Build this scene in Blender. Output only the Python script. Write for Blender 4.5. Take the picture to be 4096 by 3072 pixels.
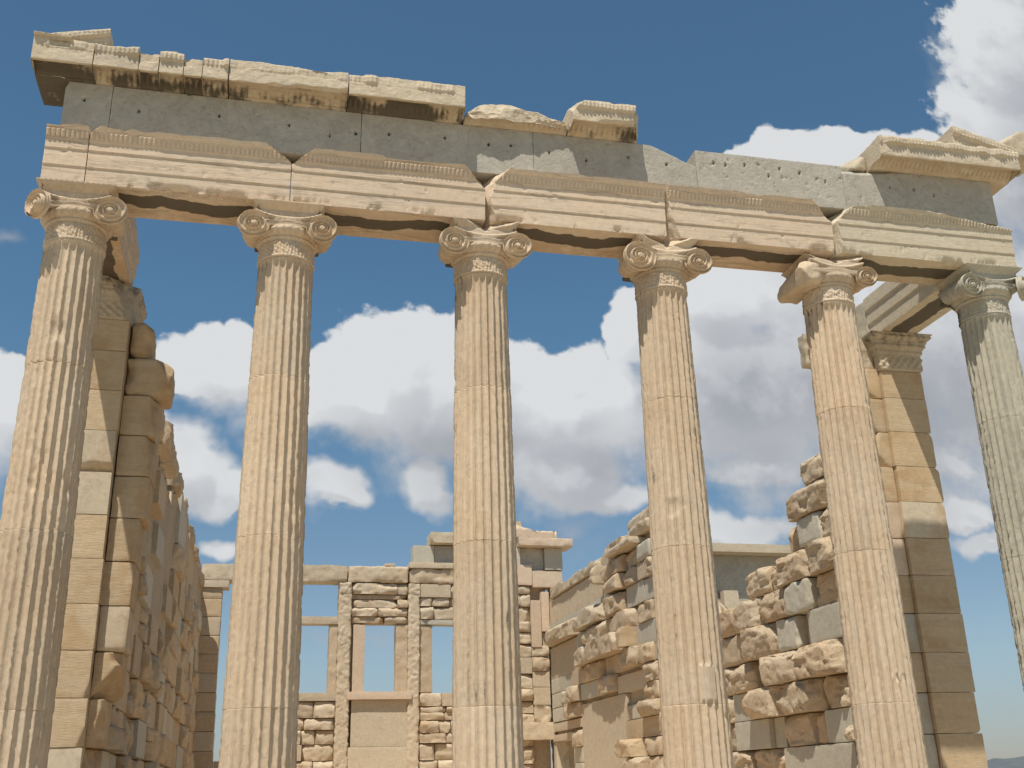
import bpy, math, random
import numpy as np
from mathutils import Matrix, Vector

for o in list(bpy.data.objects): bpy.data.objects.remove(o)
S = bpy.context.scene
COL = S.collection

# ------------------------------------------------------------------ camera
F_PX, CAM = 4264.65, (2.08897, -10.41562, 0.78351)
YAW, PITCH, ROLL = 0.2315424, 0.3594910, -0.0252971
def cam_axes():
    cy, sy, cp, sp = math.cos(YAW), math.sin(YAW), math.cos(PITCH), math.sin(PITCH)
    fw = np.array([sy*cp, cy*cp, sp]); rt = np.array([cy, -sy, 0]); up = np.cross(rt, fw)
    cr, sr = math.cos(ROLL), math.sin(ROLL)
    return cr*rt+sr*up, -sr*rt+cr*up, fw
_r, _u, _f = cam_axes()
cd = bpy.data.cameras.new('camera'); co = bpy.data.objects.new('camera', cd); COL.objects.link(co)
cd.sensor_width = 36; cd.lens = F_PX/4096*36; cd.clip_end = 20000; cd.clip_start = 0.1
co.matrix_world = Matrix(((_r[0], _u[0], -_f[0], CAM[0]), (_r[1], _u[1], -_f[1], CAM[1]), (_r[2], _u[2], -_f[2], CAM[2]), (0, 0, 0, 1)))
S.camera = co
S.view_settings.view_transform = 'Standard'; S.view_settings.look = 'None'
S.view_settings.exposure = 0.0; S.view_settings.gamma = 1
S.render.engine = 'CYCLES'

# ------------------------------------------------------------------ sun
SUN = np.array([-0.26, -0.40, 1.0]); SUN /= np.linalg.norm(SUN)
sl = bpy.data.lights.new('sun', 'SUN'); sl.energy = 5.0; sl.angle = math.radians(0.53); sl.color = (1.0, 0.955, 0.89)
so = bpy.data.objects.new('sun', sl); COL.objects.link(so)
so.rotation_euler = Vector(SUN).to_track_quat('Z', 'Y').to_euler(); so.location = (-5, -8, 20)

# ------------------------------------------------------------------ world: sky + clouds
W = bpy.data.worlds.new('World'); S.world = W; W.use_nodes = True
nt = W.node_tree; nt.nodes.clear()

class G:                                     # tiny node-building helper
    def __init__(s, tree): s.t = tree
    def n(s, ty, **kw):
        x = s.t.nodes.new(ty)
        for k, v in kw.items(): setattr(x, k, v)
        return x
    def put(s, sock, v):
        if v is None: return
        if isinstance(v, bpy.types.NodeSocket): s.t.links.new(v, sock)
        else: sock.default_value = v
    def m(s, op, a, b=None, c=None, clamp=False):
        x = s.n('ShaderNodeMath', operation=op, use_clamp=clamp)
        s.put(x.inputs[0], a); s.put(x.inputs[1], b); s.put(x.inputs[2], c)
        return x.outputs[0]
    def v(s, op, a, b=None, c=None):
        x = s.n('ShaderNodeVectorMath', operation=op)
        s.put(x.inputs[0], a); s.put(x.inputs[1], b); s.put(x.inputs[2], c)
        return x.outputs['Value'] if op in ('LENGTH', 'DOT_PRODUCT', 'DISTANCE') else x.outputs['Vector']
    def ss(s, val, a, b, lo=0., hi=1.):
        x = s.n('ShaderNodeMapRange', interpolation_type='SMOOTHSTEP')
        s.put(x.inputs[0], val); x.inputs[1].default_value = a; x.inputs[2].default_value = b
        x.inputs[3].default_value = lo; x.inputs[4].default_value = hi
        return x.outputs[0]
    def noise(s, vec, scale, detail=4, rough=.55, dist=0.):
        x = s.n('ShaderNodeTexNoise'); s.put(x.inputs['Vector'], vec)
        x.inputs['Scale'].default_value = scale; x.inputs['Detail'].default_value = detail
        x.inputs['Roughness'].default_value = rough; x.inputs['Distortion'].default_value = dist
        return x.outputs['Fac']
    def mix(s, f, a, b, blend='MIX'):
        x = s.n('ShaderNodeMix', data_type='RGBA', blend_type=blend)
        s.put(x.inputs[0], f)
        for k, c in ((6, a), (7, b)):
            if isinstance(c, tuple): x.inputs[k].default_value = (*c, 1) if len(c) == 3 else c
            else: s.put(x.inputs[k], c)
        return x.outputs[2]

def dirpx(x, y):                             # where a cloud stands in the sky, as (east-west, height) slopes of its direction
    d = _f + (x*1.8517-2048)/F_PX*_r - (y*1.8517-1536)/F_PX*_u
    return d[0]/d[1], d[2]/d[1]
def ell(x, y, rx, ry):
    c = dirpx(x, y); a = dirpx(x+rx, y); b = dirpx(x, y-ry)
    return c[0], c[1], math.hypot(a[0]-c[0], a[1]-c[1]), math.hypot(b[0]-c[0], b[1]-c[1])
CLOUDS = [ell(*e) for e in [
    (2200, 130, 170, 170), (2235, 330, 215, 220), (2290, -60, 200, 200),
    (1735, 345, 130, 80), (1850, 350, 120, 75), (1640, 370, 80, 50), (1980, 360, 150, 80),
    (1850, 760, 360, 300), (2120, 740, 320, 330), (1600, 850, 260, 230), (1560, 640, 160, 110),
    (1380, 720, 95, 90), (1900, 1010, 260, 60),
    (880, 790, 180, 125), (760, 850, 150, 110), (1000, 860, 230, 170), (1230, 880, 240, 145), (1200, 800, 90, 62), (1040, 770, 130, 80),
    (1200, 980, 200, 105), (1330, 1060, 120, 45),
    (450, 800, 130, 90), (550, 770, 90, 70), (360, 830, 90, 60), (640, 880, 130, 90), (20, 860, 110, 110), (-80, 900, 160, 160),
    (400, 1010, 95, 100), (470, 1060, 80, 60), (330, 950, 60, 60),
    (710, 1050, 85, 58), (765, 1070, 40, 32),
    (940, 1050, 60, 75),
    (470, 1205, 55, 28),
    (2100, 1100, 65, 36), (2130, 1165, 70, 34), (2075, 1015, 50, 26), (1590, 1150, 190, 45), (1620, 1010, 150, 50)]]
THIN = [ell(*e) for e in [(700, 1362, 75, 26), (825, 1375, 70, 34), (2130, 1535, 90, 34), (500, 1420, 40, 170), (1420, 1180, 200, 40), (1660, 1345, 60, 25), (30, 505, 40, 20), (1250, 1130, 90, 30), (1080, 1385, 60, 22)]]
DARK = [ell(*e) for e in [(1660, 800, 300, 230), (1980, 880, 260, 190), (1560, 700, 140, 110), (1060, 950, 260, 62), (1260, 1000, 190, 55), (2250, 420, 150, 180), (1450, 900, 120, 120), (440, 880, 110, 40), (760, 950, 150, 50)]]

grp = bpy.data.node_groups.new('cloud_field', 'ShaderNodeTree')
grp.interface.new_socket('P', in_out='INPUT', socket_type='NodeSocketVector')
grp.interface.new_socket('D', in_out='OUTPUT', socket_type='NodeSocketFloat'); grp.interface.new_socket('B', in_out='OUTPUT', socket_type='NodeSocketFloat')
g = G(grp); gi = g.n('NodeGroupInput'); go = g.n('NodeGroupOutput')
P = gi.outputs[0]
wx = g.m('MULTIPLY_ADD', g.noise(P, 8., 4, .55), .11, -.055)
wy = g.m('MULTIPLY_ADD', g.noise(g.v('ADD', P, (7.3, 1.9, 0)), 8., 4, .55), .11, -.055)
cmb = g.n('ShaderNodeCombineXYZ'); g.put(cmb.inputs[0], wx); g.put(cmb.inputs[1], wy)
PW = g.v('ADD', P, cmb.outputs[0])
acc = None
for (cx, cz, rx, rz) in CLOUDS:
    q = g.v('LENGTH', g.v('MULTIPLY_ADD', PW, (1/rx, 1/rz, 0), (-cx/rx, -cz/rz, 0)))
    d = g.m('SUBTRACT', 1.0, q)
    acc = d if acc is None else g.m('SMOOTH_MAX', acc, d, .12)
n1 = g.m('MULTIPLY_ADD', g.noise(P, 12., 8, .58), 1.15, -.57)
n2 = g.m('MULTIPLY_ADD', g.noise(g.v('ADD', P, (3.1, 8.2, 0)), 40., 4, .55), .22, -.11)
g.put(go.inputs[0], g.m('ADD', acc, g.m('ADD', n1, n2))); g.put(go.inputs[1], g.m('ADD', acc, g.m('MULTIPLY', n1, .28)))

g = G(nt)
tc = g.n('ShaderNodeTexCoord'); sep = g.n('ShaderNodeSeparateXYZ'); g.put(sep.inputs[0], tc.outputs['Generated'])
yy = g.m('MAXIMUM', sep.outputs[1], .05)
cm = g.n('ShaderNodeCombineXYZ'); g.put(cm.inputs[0], g.m('DIVIDE', sep.outputs[0], yy)); g.put(cm.inputs[1], g.m('DIVIDE', sep.outputs[2], yy))
Pw = cm.outputs[0]
def field(vec, k=0):
    x = g.n('ShaderNodeGroup'); x.node_tree = grp; g.put(x.inputs[0], vec); return x.outputs[k]
D0 = field(Pw); D1 = field(g.v('ADD', Pw, (-.010, .030, 0))); D2 = field(g.v('ADD', Pw, (-.015, .065, 0)), 1)
B0 = field(Pw, 1)
topf = g.ss(g.m('SUBTRACT', B0, D2), -.08, .22)
mask = g.m('ADD', g.m('MULTIPLY', g.ss(D0, -.01, .13), topf), g.m('MULTIPLY', g.ss(D0, -.22, .42), g.m('SUBTRACT', 1., topf)))
D3 = field(g.v('ADD', Pw, (-.02, .12, 0)), 1)
dens = g.m('ADD', g.ss(D1, .0, 1.0, 0., .12), g.m('ADD', g.ss(D2, -.25, .95, 0., .48), g.ss(D3, -.35, .8, 0., .40)))
edge = g.ss(g.m('SUBTRACT', D0, D1), -.12, .30)
def blobs(lst, vec):
    a = None
    for (cx, cz, rx, rz) in lst:
        q = g.v('LENGTH', g.v('MULTIPLY_ADD', vec, (1/rx, 1/rz, 0), (-cx/rx, -cz/rz, 0)))
        d = g.ss(q, 1.15, .0)
        a = d if a is None else g.m('MAXIMUM', a, d)
    return a
wv = g.m('MULTIPLY_ADD', g.noise(Pw, 8., 4, .55), .10, -.05)
c2 = g.n('ShaderNodeCombineXYZ'); g.put(c2.inputs[0], wv); g.put(c2.inputs[1], wv)
Pd = g.v('ADD', Pw, c2.outputs[0])
dark = blobs(DARK, Pd)
thin = g.m('MULTIPLY', blobs(THIN, Pd), g.ss(g.noise(Pw, 16., 5, .6), .3, .75, 0., .55))
sky = g.n('ShaderNodeTexSky', sky_type='NISHITA'); sky.sun_disc = False
sky.sun_elevation = math.asin(SUN[2]); sky.sun_rotation = math.atan2(SUN[0], SUN[1]); sky.altitude = 150
sky.air_density = 1.0; sky.dust_density = .15; sky.ozone_density = 1.5
tint = g.mix(g.ss(sep.outputs[2], .10, .42), g.mix(g.ss(sep.outputs[2], -.02, .13), (.55, .585, .75), (.97, 1.0, 1.0)), (.88, 1.20, 1.20))
skyc = g.mix(1., sky.outputs[0], tint, 'MULTIPLY')
el = g.m('DIVIDE', sep.outputs[2], 1.)
bw = g.ss(g.noise(Pw, 22., 5, .6), .3, .7)
shade = g.m('ADD', g.m('MULTIPLY', dens, .70), g.m('MULTIPLY', dark, .26), None)
shade = g.m('SUBTRACT', shade, g.m('MULTIPLY', edge, .26))
shade = g.m('ADD', shade, g.m('MULTIPLY', bw, .03), clamp=True)
CL = 1.0
cloudc = g.mix(shade, (8.6*CL, 8.8*CL, 9.0*CL), (4.0*CL, 4.25*CL, 4.75*CL))
front = g.ss(sep.outputs[1], .03, .12)
full = g.mix(g.m('MULTIPLY', mask, front), skyc, cloudc)
full = g.mix(g.m('MULTIPLY', thin, front), full, (5.2, 5.3, 5.7))
bg = g.n('ShaderNodeBackground'); g.put(bg.inputs[0], full); bg.inputs[1].default_value = 0.082
wo = g.n('ShaderNodeOutputWorld'); g.put(wo.inputs[0], bg.outputs[0])
W.cycles.sampling_method = 'MANUAL'; W.cycles.sample_map_resolution = 512

# ------------------------------------------------------------------ numpy noise
def _h(i, j, k, s):
    n = (i*374761393 + j*668265263 + k*2147483647 + s*1274126177) & 0xffffffff
    n = ((n ^ (n >> 13))*1274126177) & 0xffffffff
    n = n ^ (n >> 16)
    return (n & 0xffff)/32767.5-1
def vn(p, s=0):
    p = np.asarray(p, float); i = np.floor(p).astype(np.int64); f = p-i; f = f*f*(3-2*f)
    x, y, z = i[:, 0], i[:, 1], i[:, 2]; u, v, w = f[:, 0], f[:, 1], f[:, 2]
    def L(a, b, t): return a+(b-a)*t
    return L(L(L(_h(x, y, z, s), _h(x+1, y, z, s), u), L(_h(x, y+1, z, s), _h(x+1, y+1, z, s), u), v),
             L(L(_h(x, y, z+1, s), _h(x+1, y, z+1, s), u), L(_h(x, y+1, z+1, s), _h(x+1, y+1, z+1, s), u), v), w)
def fbm(p, s=0, o=4, r=.5):
    a, t, n = 1., 0., 0.
    for k in range(o): t = t+a*vn(p*2**k, s+k*17); n += a; a *= r
    return t/n
def sst(x, a, b):
    t = np.clip((x-a)/(b-a), 0, 1); return t*t*(3-2*t)

# ------------------------------------------------------------------ materials
def stone_mat(name, cols, grey, rough=.85, streak=(1, 1, 1), bump=.35, scale=1., dirt=.5, speck=.4, crust=(.058, .047, .031)):
    m = bpy.data.materials.new(name); m.use_nodes = True
    t = m.node_tree; t.nodes.clear(); g = G(t)
    tc = g.n('ShaderNodeTexCoord'); oi = g.n('ShaderNodeObjectInfo')
    off = g.v('SCALE', (13.1, 7.7, 5.3)); off.node.inputs['Scale'].default_value = 1
    g.put(off.node.inputs['Scale'], g.m('MULTIPLY', oi.outputs['Random'], 9.))
    P = g.v('ADD', tc.outputs['Object'], off)
    Ps = g.v('MULTIPLY', P, streak)
    a = g.ss(g.noise(P, 1.1*scale, 5, .6), .3, .7)
    b = g.ss(g.noise(Ps, 4.*scale, 6, .62, .4), .35, .68)
    c = g.mix(a, cols[0], cols[1]); c = g.mix(g.m('MULTIPLY', b, .6), c, cols[2])
    c = g.mix(g.m('MULTIPLY', g.ss(g.noise(g.v('ADD', Ps, (5, 9, 2)), 2.3*scale, 6, .65), .50, .74), .55), c, grey)
    # dark pores and lichen
    sp = g.ss(g.noise(P, 38.*scale, 4, .65), .62, .74)
    c = g.mix(g.m('MULTIPLY', sp, speck), c, (.12, .10, .075))
    vein = g.m('ABSOLUTE', g.m('SUBTRACT', g.noise(Ps, 2.6*scale, 5, .6, .8), .5))
    c = g.mix(g.m('MULTIPLY', g.ss(vein, .022, .0), .30*dirt), c, (.16, .13, .10))
    hv = g.n('ShaderNodeHueSaturation')
    mot = g.ss(g.noise(P, 14.*scale, 6, .7), .25, .8, .90, 1.08)
    g.put(hv.inputs['Value'], g.m('MULTIPLY', mot, g.m('MULTIPLY_ADD', oi.outputs['Random'], .16, .92))); g.put(hv.inputs['Color'], c); c = hv.outputs[0]
    at = g.n('ShaderNodeAttribute', attribute_name='stain'); ao = g.n('ShaderNodeAttribute', attribute_name='ochre')
    oc = g.m('MULTIPLY', ao.outputs['Fac'], g.ss(g.noise(P, 5., 5, .65), .32, .58), clamp=True)
    c = g.mix(g.m('MULTIPLY', oc, .6), c, (.40, .24, .105))
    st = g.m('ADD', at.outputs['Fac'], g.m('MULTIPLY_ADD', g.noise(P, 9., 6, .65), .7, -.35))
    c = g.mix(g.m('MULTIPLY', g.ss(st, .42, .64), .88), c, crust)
    bs = g.n('ShaderNodeBsdfPrincipled'); g.put(bs.inputs['Base Color'], c); bs.inputs['Roughness'].default_value = rough
    bs.inputs['Specular IOR Level'].default_value = .25
    h = g.m('ADD', g.m('MULTIPLY', g.noise(Ps, 26.*scale, 6, .65), 1.), g.m('MULTIPLY', g.noise(P, 90.*scale, 3, .6), .4))
    h = g.m('SUBTRACT', h, g.m('MULTIPLY', sp, .4))
    bp = g.n('ShaderNodeBump'); bp.inputs['Strength'].default_value = bump; bp.inputs['Distance'].default_value = .02
    g.put(bp.inputs['Height'], h); g.put(bs.inputs['Normal'], bp.outputs[0])
    o = g.n('ShaderNodeOutputMaterial'); g.put(o.inputs[0], bs.outputs[0])
    return m
CREAM, PEACH, TAN, GREYW = (.615, .49, .345), (.62, .462, .315), (.53, .395, .255), (.53, .45, .335)
M = {
 'column': stone_mat('marble_column_stone', (CREAM, (.59, .44, .285), TAN), GREYW, streak=(1.6, 1.6, .25), bump=.45, speck=.5),
 'column_grey': stone_mat('marble_column_grey', ((.50, .45, .34), (.47, .425, .32), (.42, .375, .275)), (.39, .36, .285), streak=(1.6, 1.6, .3), bump=.6, speck=.7),
 'marble': stone_mat('marble_block', (CREAM, PEACH, (.57, .44, .305)), GREYW, streak=(.16, 1, 2.2), bump=.25, speck=.5, dirt=1.2),
 'marble_pale': stone_mat('marble_block_pale', ((.565, .485, .345), (.58, .485, .34), (.52, .43, .295)), (.49, .435, .325), streak=(.25, 1, 1.6), bump=.35, speck=.4),
 'frieze': stone_mat('grey_limestone', ((.42, .38, .305), (.475, .43, .345), (.37, .33, .262)), (.51, .465, .38), bump=.5, speck=.5, dirt=.7),
 'cornice': stone_mat('weathered_cornice_marble', ((.56, .47, .335), (.59, .48, .335), (.50, .405, .27)), (.42, .36, .265), bump=.45, speck=.55, streak=(.6, 1, 1.2)),
 'warm': stone_mat('warm_wall_marble', ((.57, .44, .28), (.55, .41, .25), (.49, .36, .21)), (.51, .42, .29), streak=(.35, .35, 3.2), bump=.35, speck=.3),
 'orange': stone_mat('orange_wall_marble', ((.57, .425, .255), (.56, .42, .26), (.51, .365, .20)), (.53, .42, .275), streak=(.35, .35, 3.2), bump=.3, speck=.25),
 'rubble': stone_mat('broken_marble', ((.59, .48, .33), (.57, .43, .28), (.49, .365, .225)), (.48, .41, .30), bump=.8, speck=.5, scale=1.2),
 'grey': stone_mat('grey_repair_marble', ((.52, .475, .37), (.49, .445, .34), (.535, .485, .375)), (.47, .43, .33), bump=.35, speck=.25, dirt=.1),
 'far': stone_mat('far_wall_marble', ((.61, .505, .355), (.59, .47, .315), (.53, .41, .27)), (.51, .44, .33), bump=.7, speck=.4),
 'smooth': stone_mat('smooth_new_marble', ((.56, .475, .335), (.575, .46, .315), (.54, .44, .31)), (.54, .46, .335), bump=.12, speck=.05, dirt=.6),
 'peachnew': stone_mat('new_peach_marble', ((.60, .47, .335), (.61, .465, .325), (.58, .445, .31)), (.57, .47, .35), bump=.12, speck=.05, dirt=.2),
 'core': stone_mat('wall_core_stone', ((.52, .42, .29), (.48, .38, .255), (.44, .34, .225)), (.42, .36, .27), bump=.9, speck=.5),
}

# ------------------------------------------------------------------ mesh helpers
def link(name, V, Fq, mat, parent=None, stain=None, ochre=None, smooth=False, loc=(0, 0, 0)):
    V = np.asarray(V, float); off = np.array(loc, float)
    base = off if parent is None else np.array(list(parent['_o']))
    me = bpy.data.meshes.new(name)
    Fq = np.asarray(Fq, np.int32); n = len(Fq)
    me.vertices.add(len(V)); me.vertices.foreach_set('co', (V-base).astype(np.float32).ravel())
    me.loops.add(n*4); me.loops.foreach_set('vertex_index', Fq.ravel())
    me.polygons.add(n); me.polygons.foreach_set('loop_start', np.arange(0, n*4, 4, dtype=np.int32))
    me.update(calc_edges=True); me.validate()
    for nm, arr in (('stain', stain), ('ochre', ochre)):
        if arr is not None and len(me.vertices) == len(V):
            a = me.attributes.new(nm, 'FLOAT', 'POINT'); a.data.foreach_set('value', np.ascontiguousarray(np.broadcast_to(np.asarray(arr, np.float32), (len(V),))))
    if smooth: me.polygons.foreach_set('use_smooth', np.ones(len(me.polygons), bool))
    me.materials.append(M[mat] if isinstance(mat, str) else mat)
    o = bpy.data.objects.new(name, me); COL.objects.link(o)
    if parent is not None: o.parent = parent
    else: o.location = off
    return o
def meta(o, label, cat, group=None, kind='thing'):
    o['label'] = label; o['category'] = cat; o['kind'] = kind
    if group: o['group'] = group
    return o
def thing(name, loc, label, cat, group=None):
    o = bpy.data.objects.new(name, None); COL.objects.link(o); o.location = loc; o['_o'] = [float(c) for c in loc]
    o.empty_display_size = .3
    return meta(o, label, cat, group)
def sub(o, parent, world0):                   # make o able to carry sub-parts built in world coordinates
    return o

def lin(a, b, res): return np.linspace(a, b, max(2, int(round((b-a)/res))+1))
def gridbox(xs, ys, zs):
    V, Fq = [], []; n = 0
    def face(A, B, mk, flip):
        nonlocal n
        a, b = np.meshgrid(A, B, indexing='ij'); V.append(mk(a.ravel(), b.ravel()))
        na, nb = len(A), len(B); i, j = np.meshgrid(np.arange(na-1), np.arange(nb-1), indexing='ij')
        q = n+i.ravel()*nb+j.ravel(); f = np.stack([q, q+nb, q+nb+1, q+1], 1)
        Fq.append(f[:, ::-1] if flip else f); n += na*nb
    o = np.ones_like
    for y, fl in ((ys[0], False), (ys[-1], True)): face(xs, zs, lambda a, b, y=y: np.stack([a, o(a)*y, b], 1), fl)
    for x, fl in ((xs[0], True), (xs[-1], False)): face(ys, zs, lambda a, b, x=x: np.stack([o(a)*x, a, b], 1), fl)
    for z, fl in ((zs[0], True), (zs[-1], False)): face(xs, ys, lambda a, b, z=z: np.stack([a, b, o(a)*z], 1), fl)
    return np.concatenate(V), np.concatenate(Fq)
def rounded(V, lo, hi, r, seed, wear=1.5, amp=.004, freq=6.):
    lo = np.array(lo); hi = np.array(hi)
    rr = r*(1+wear*np.clip(fbm(V*5, seed, 3), -.6, 1))[:, None]
    rr = np.minimum(rr, (hi-lo).min()*.45)
    c = np.minimum(np.maximum(V, lo+rr), hi-rr); d = V-c
    L = np.linalg.norm(d, axis=1, keepdims=True); N = d/np.maximum(L, 1e-9)
    out = c+N*rr
    return out+N*(amp*fbm(V*freq, seed+5, 4))[:, None], N
def cut(V, c, n, s=0, rough=.02, freq=7.):
    n = np.array(n, float); n /= np.linalg.norm(n)
    d = (V-np.array(c)) @ n + rough*fbm(V*freq, s+31, 4)
    return V-np.outer(np.maximum(d, 0), n)
def box(name, parent, lo, hi, mat, res=.05, r=.008, amp=.003, wear=1.5, seed=0, fn=None, cuts=(), xs=None, ys=None, zs=None, freq=6., stain=None, ochre=None, rough=.02, loc=None):
    xs = lin(lo[0], hi[0], res) if xs is None else xs
    ys = lin(lo[1], hi[1], res) if ys is None else ys
    zs = lin(lo[2], hi[2], res) if zs is None else zs
    V, Fq = gridbox(xs, ys, zs); V0 = V
    V, N = rounded(V, lo, hi, r, seed, wear, amp, freq)
    if fn is not None: V = fn(V, V0, N)
    for k, (c, n) in enumerate(cuts): V = cut(V, c, n, seed+k, rough)
    st = stain(V, V0, N) if callable(stain) else stain
    oc = ochre(V, V0, N) if callable(ochre) else ochre
    if parent is None and loc is None: loc = (lo[0], lo[1], lo[2])
    return link(name, V, Fq, mat, parent, st, oc, loc=loc or (0, 0, 0))

def lathe(prof, nseg, axis='z', fn=None):
    """prof: list of (r, h). Returns V, F for a surface of revolution (ends closed by the profile reaching r=0)."""
    pr = np.array(prof, float); n = len(pr); t = np.arange(nseg)*2*np.pi/nseg
    R = pr[:, 0][:, None]*np.ones(nseg); H = pr[:, 1][:, None]*np.ones(nseg); T = np.ones(n)[:, None]*t
    if fn is not None: R = fn(R, T, H)
    V = np.stack([R*np.cos(T), R*np.sin(T), H], 2).reshape(-1, 3)
    i, j = np.meshgrid(np.arange(n-1), np.arange(nseg), indexing='ij'); i = i.ravel(); j = j.ravel(); k = (j+1) % nseg
    Fq = np.stack([i*nseg+j, i*nseg+k, (i+1)*nseg+k, (i+1)*nseg+j], 1)
    return V, Fq
def join(parts):
    V, Fq, n = [], [], 0
    for v, f in parts: V.append(v); Fq.append(f+n); n += len(v)
    return np.concatenate(V), np.concatenate(Fq)

# ------------------------------------------------------------------ ground and platform
def plain_mat(name, cols, scale, bump=.4, rough=.95):
    m = bpy.data.materials.new(name); m.use_nodes = True; t = m.node_tree; t.nodes.clear(); g = G(t)
    tc = g.n('ShaderNodeTexCoord'); P = tc.outputs['Object']
    c = g.mix(g.ss(g.noise(P, scale, 6, .6), .3, .7), cols[0], cols[1])
    c = g.mix(g.ss(g.noise(P, scale*9, 6, .65), .45, .7), c, cols[2])
    bs = g.n('ShaderNodeBsdfPrincipled'); g.put(bs.inputs['Base Color'], c); bs.inputs['Roughness'].default_value = rough
    bp = g.n('ShaderNodeBump'); bp.inputs['Strength'].default_value = bump; g.put(bp.inputs['Height'], g.noise(P, scale*14, 6, .65)); g.put(bs.inputs['Normal'], bp.outputs[0])
    o = g.n('ShaderNodeOutputMaterial'); g.put(o.inputs[0], bs.outputs[0]); return m
gm = plain_mat('pale_rocky_ground', ((.46, .40, .30), (.50, .44, .34), (.40, .34, .25)), .25)
a = np.concatenate([-np.geomspace(9000, 30, 14), lin(-28, 45, 1.5), np.geomspace(50, 9000, 14)])
xx, yy2 = np.meshgrid(a, a, indexing='ij'); dd = np.hypot(xx-5, yy2-8)
zz = -.80+.05*fbm(np.stack([xx.ravel()*.4, yy2.ravel()*.4, xx.ravel()*0], 1), 3).reshape(xx.shape)*(dd < 60)
zz = zz-150*sst(dd, 70, 400)
Vg = np.stack([xx.ravel(), yy2.ravel(), zz.ravel()], 1); na = len(a)
i, j = np.meshgrid(np.arange(na-1), np.arange(na-1), indexing='ij'); qd = (i*na+j).ravel()
gr = link('ground', Vg, np.stack([qd, qd+na, qd+na+1, qd+1], 1), gm)
gr['kind'] = 'structure'
# far mountain low on the right of the horizon
th = lin(.45, 1.25, .008); rr = np.linspace(0, 1, 14)
T, Rr = np.meshgrid(th, rr, indexing='ij'); Dm = 5200+2600*Rr
prof = 70*sst(T, .605, .625)+55*sst(T, .625, .70)+30*vn(np.stack([T.ravel()*16, T.ravel()*0, T.ravel()*0], 1), 4).reshape(T.shape)*sst(T, .6, .7)
Zm = -150+(150+prof+12*vn(np.stack([T.ravel()*50, Rr.ravel()*6, T.ravel()*0], 1), 9).reshape(T.shape))*np.sin(np.pi*np.minimum(Rr*1.0, 1))**.6
Vm = np.stack([CAM[0]+Dm*np.sin(T), CAM[1]+Dm*np.cos(T), Zm], 2).reshape(-1, 3); nb = len(rr)
i, j = np.meshgrid(np.arange(len(th)-1), np.arange(nb-1), indexing='ij'); qd = (i*nb+j).ravel()
mm = plain_mat('hazed_scrub_hillside', ((.075, .095, .10), (.10, .115, .115), (.13, .13, .12)), .002, .1)  # blue-grey of distant haze is mixed into the scrub colours
mo = link('mountain', Vm, np.stack([qd, qd+1, qd+nb+1, qd+nb], 1), mm); mo['kind'] = 'structure'

pf = thing('temple_platform', (5.275, 10, -.8), 'stepped marble platform under the six columns', 'platform')
for k in range(3):
    e = .42+.33*k
    box('step', pf, (-e, -e, -.27*(k+1)+.004*k), (10.55+e, 22.2, -.27*k-.004*k*0), 'marble', res=.35, r=.01, amp=.003, seed=40+k)

# ------------------------------------------------------------------ columns
NF = 24
def Rz(z): return .348-.060*(z/6.0)-.006*np.sin(np.pi*z/6.0)*-1
def drum(parent, cx, z0, z1, seed, mat, damage=.5, top=False, notch=None):
    zs = np.concatenate([[z0, z0+.003, z0+.007, z0+.012], lin(z0+.02, z1-.02, .018), [z1-.012, z1-.007, z1-.003, z1]]); npf = 10; nseg = NF*npf
    pr = [(0.001, z0)]+[(Rz(z), z) for z in zs]+[(0.001, z1)]
    rng = random.Random(seed); rot = 0.0; dr = rng.uniform(-.003, .003)
    def fn(R, T, H):
        P3 = np.stack([(np.cos(T)*.3+cx).ravel(), (np.sin(T)*.3).ravel(), H.ravel()], 1)
        phi = (T+rot)*NF/(2*np.pi); idx = np.floor(phi); w = np.abs(2*(phi-idx)-1)
        fl = np.sqrt(np.clip(1-(w/.90)**2, 0, 1))
        fade = np.ones_like(H)
        if top: fade = np.sqrt(np.clip(1-np.clip((H-5.88)/.07, 0, 1)**2, 0, 1))
        depth = .041*fl*fade
        ai = np.round(phi)
        na_ = fbm(np.stack([ai.ravel()*7.7, H.ravel()*11, ai.ravel()*0+seed], 1), seed, 5, .6).reshape(H.shape)
        chip = np.clip(na_*1.7+.10, 0, 1)*.014*damage*sst(w, .62, 1.)
        big = np.clip(fbm(P3*2.6, 3+seed % 5, 4).reshape(H.shape)-.40, 0, 1)*.07*damage
        fine = .0028*fbm(P3*40, 8, 3).reshape(H.shape)
        lowf = .002*fbm(P3*3.0, 12, 2).reshape(H.shape)
        e = np.minimum(H-z0, z1-H)+.002*fbm(P3*9, 14, 3).reshape(H.shape)
        joint = .0035*np.clip(1-e/.004, 0, 1)+.020*damage*np.clip(fbm(P3*6, 17+seed, 3).reshape(H.shape)-.15, 0, 1)*np.clip(1-e/.05, 0, 1)
        out = R+dr-depth-chip-big-joint+fine+lowf
        if notch:
            for (ta, tw, za, zb, dp) in notch:
                dt = np.abs((T-ta+np.pi) % (2*np.pi)-np.pi)
                mk = sst(tw-dt, 0, .02)*sst(H, za-.01, za+.004)*sst(-H, -zb-.01, -zb+.004); out = out*(1-mk)+(R-dp)*mk
        return np.where(R < .01, R, out)
    V, Fq = lathe(pr, nseg, fn=fn); V = V+np.array([cx, 0, 0])
    ph_ = np.arctan2(V[:, 1], V[:, 0]-cx)*NF/(2*np.pi); w_ = np.abs(2*(ph_-np.floor(ph_))-1)
    nz = fbm(np.stack([V[:, 0]*9, V[:, 1]*9, V[:, 2]*1.3], 1), seed+50, 4)
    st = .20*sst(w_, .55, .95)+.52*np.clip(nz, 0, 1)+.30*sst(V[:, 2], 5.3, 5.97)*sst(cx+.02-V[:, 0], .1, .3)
    return link('drum', V, Fq, mat, parent, st)

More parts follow.
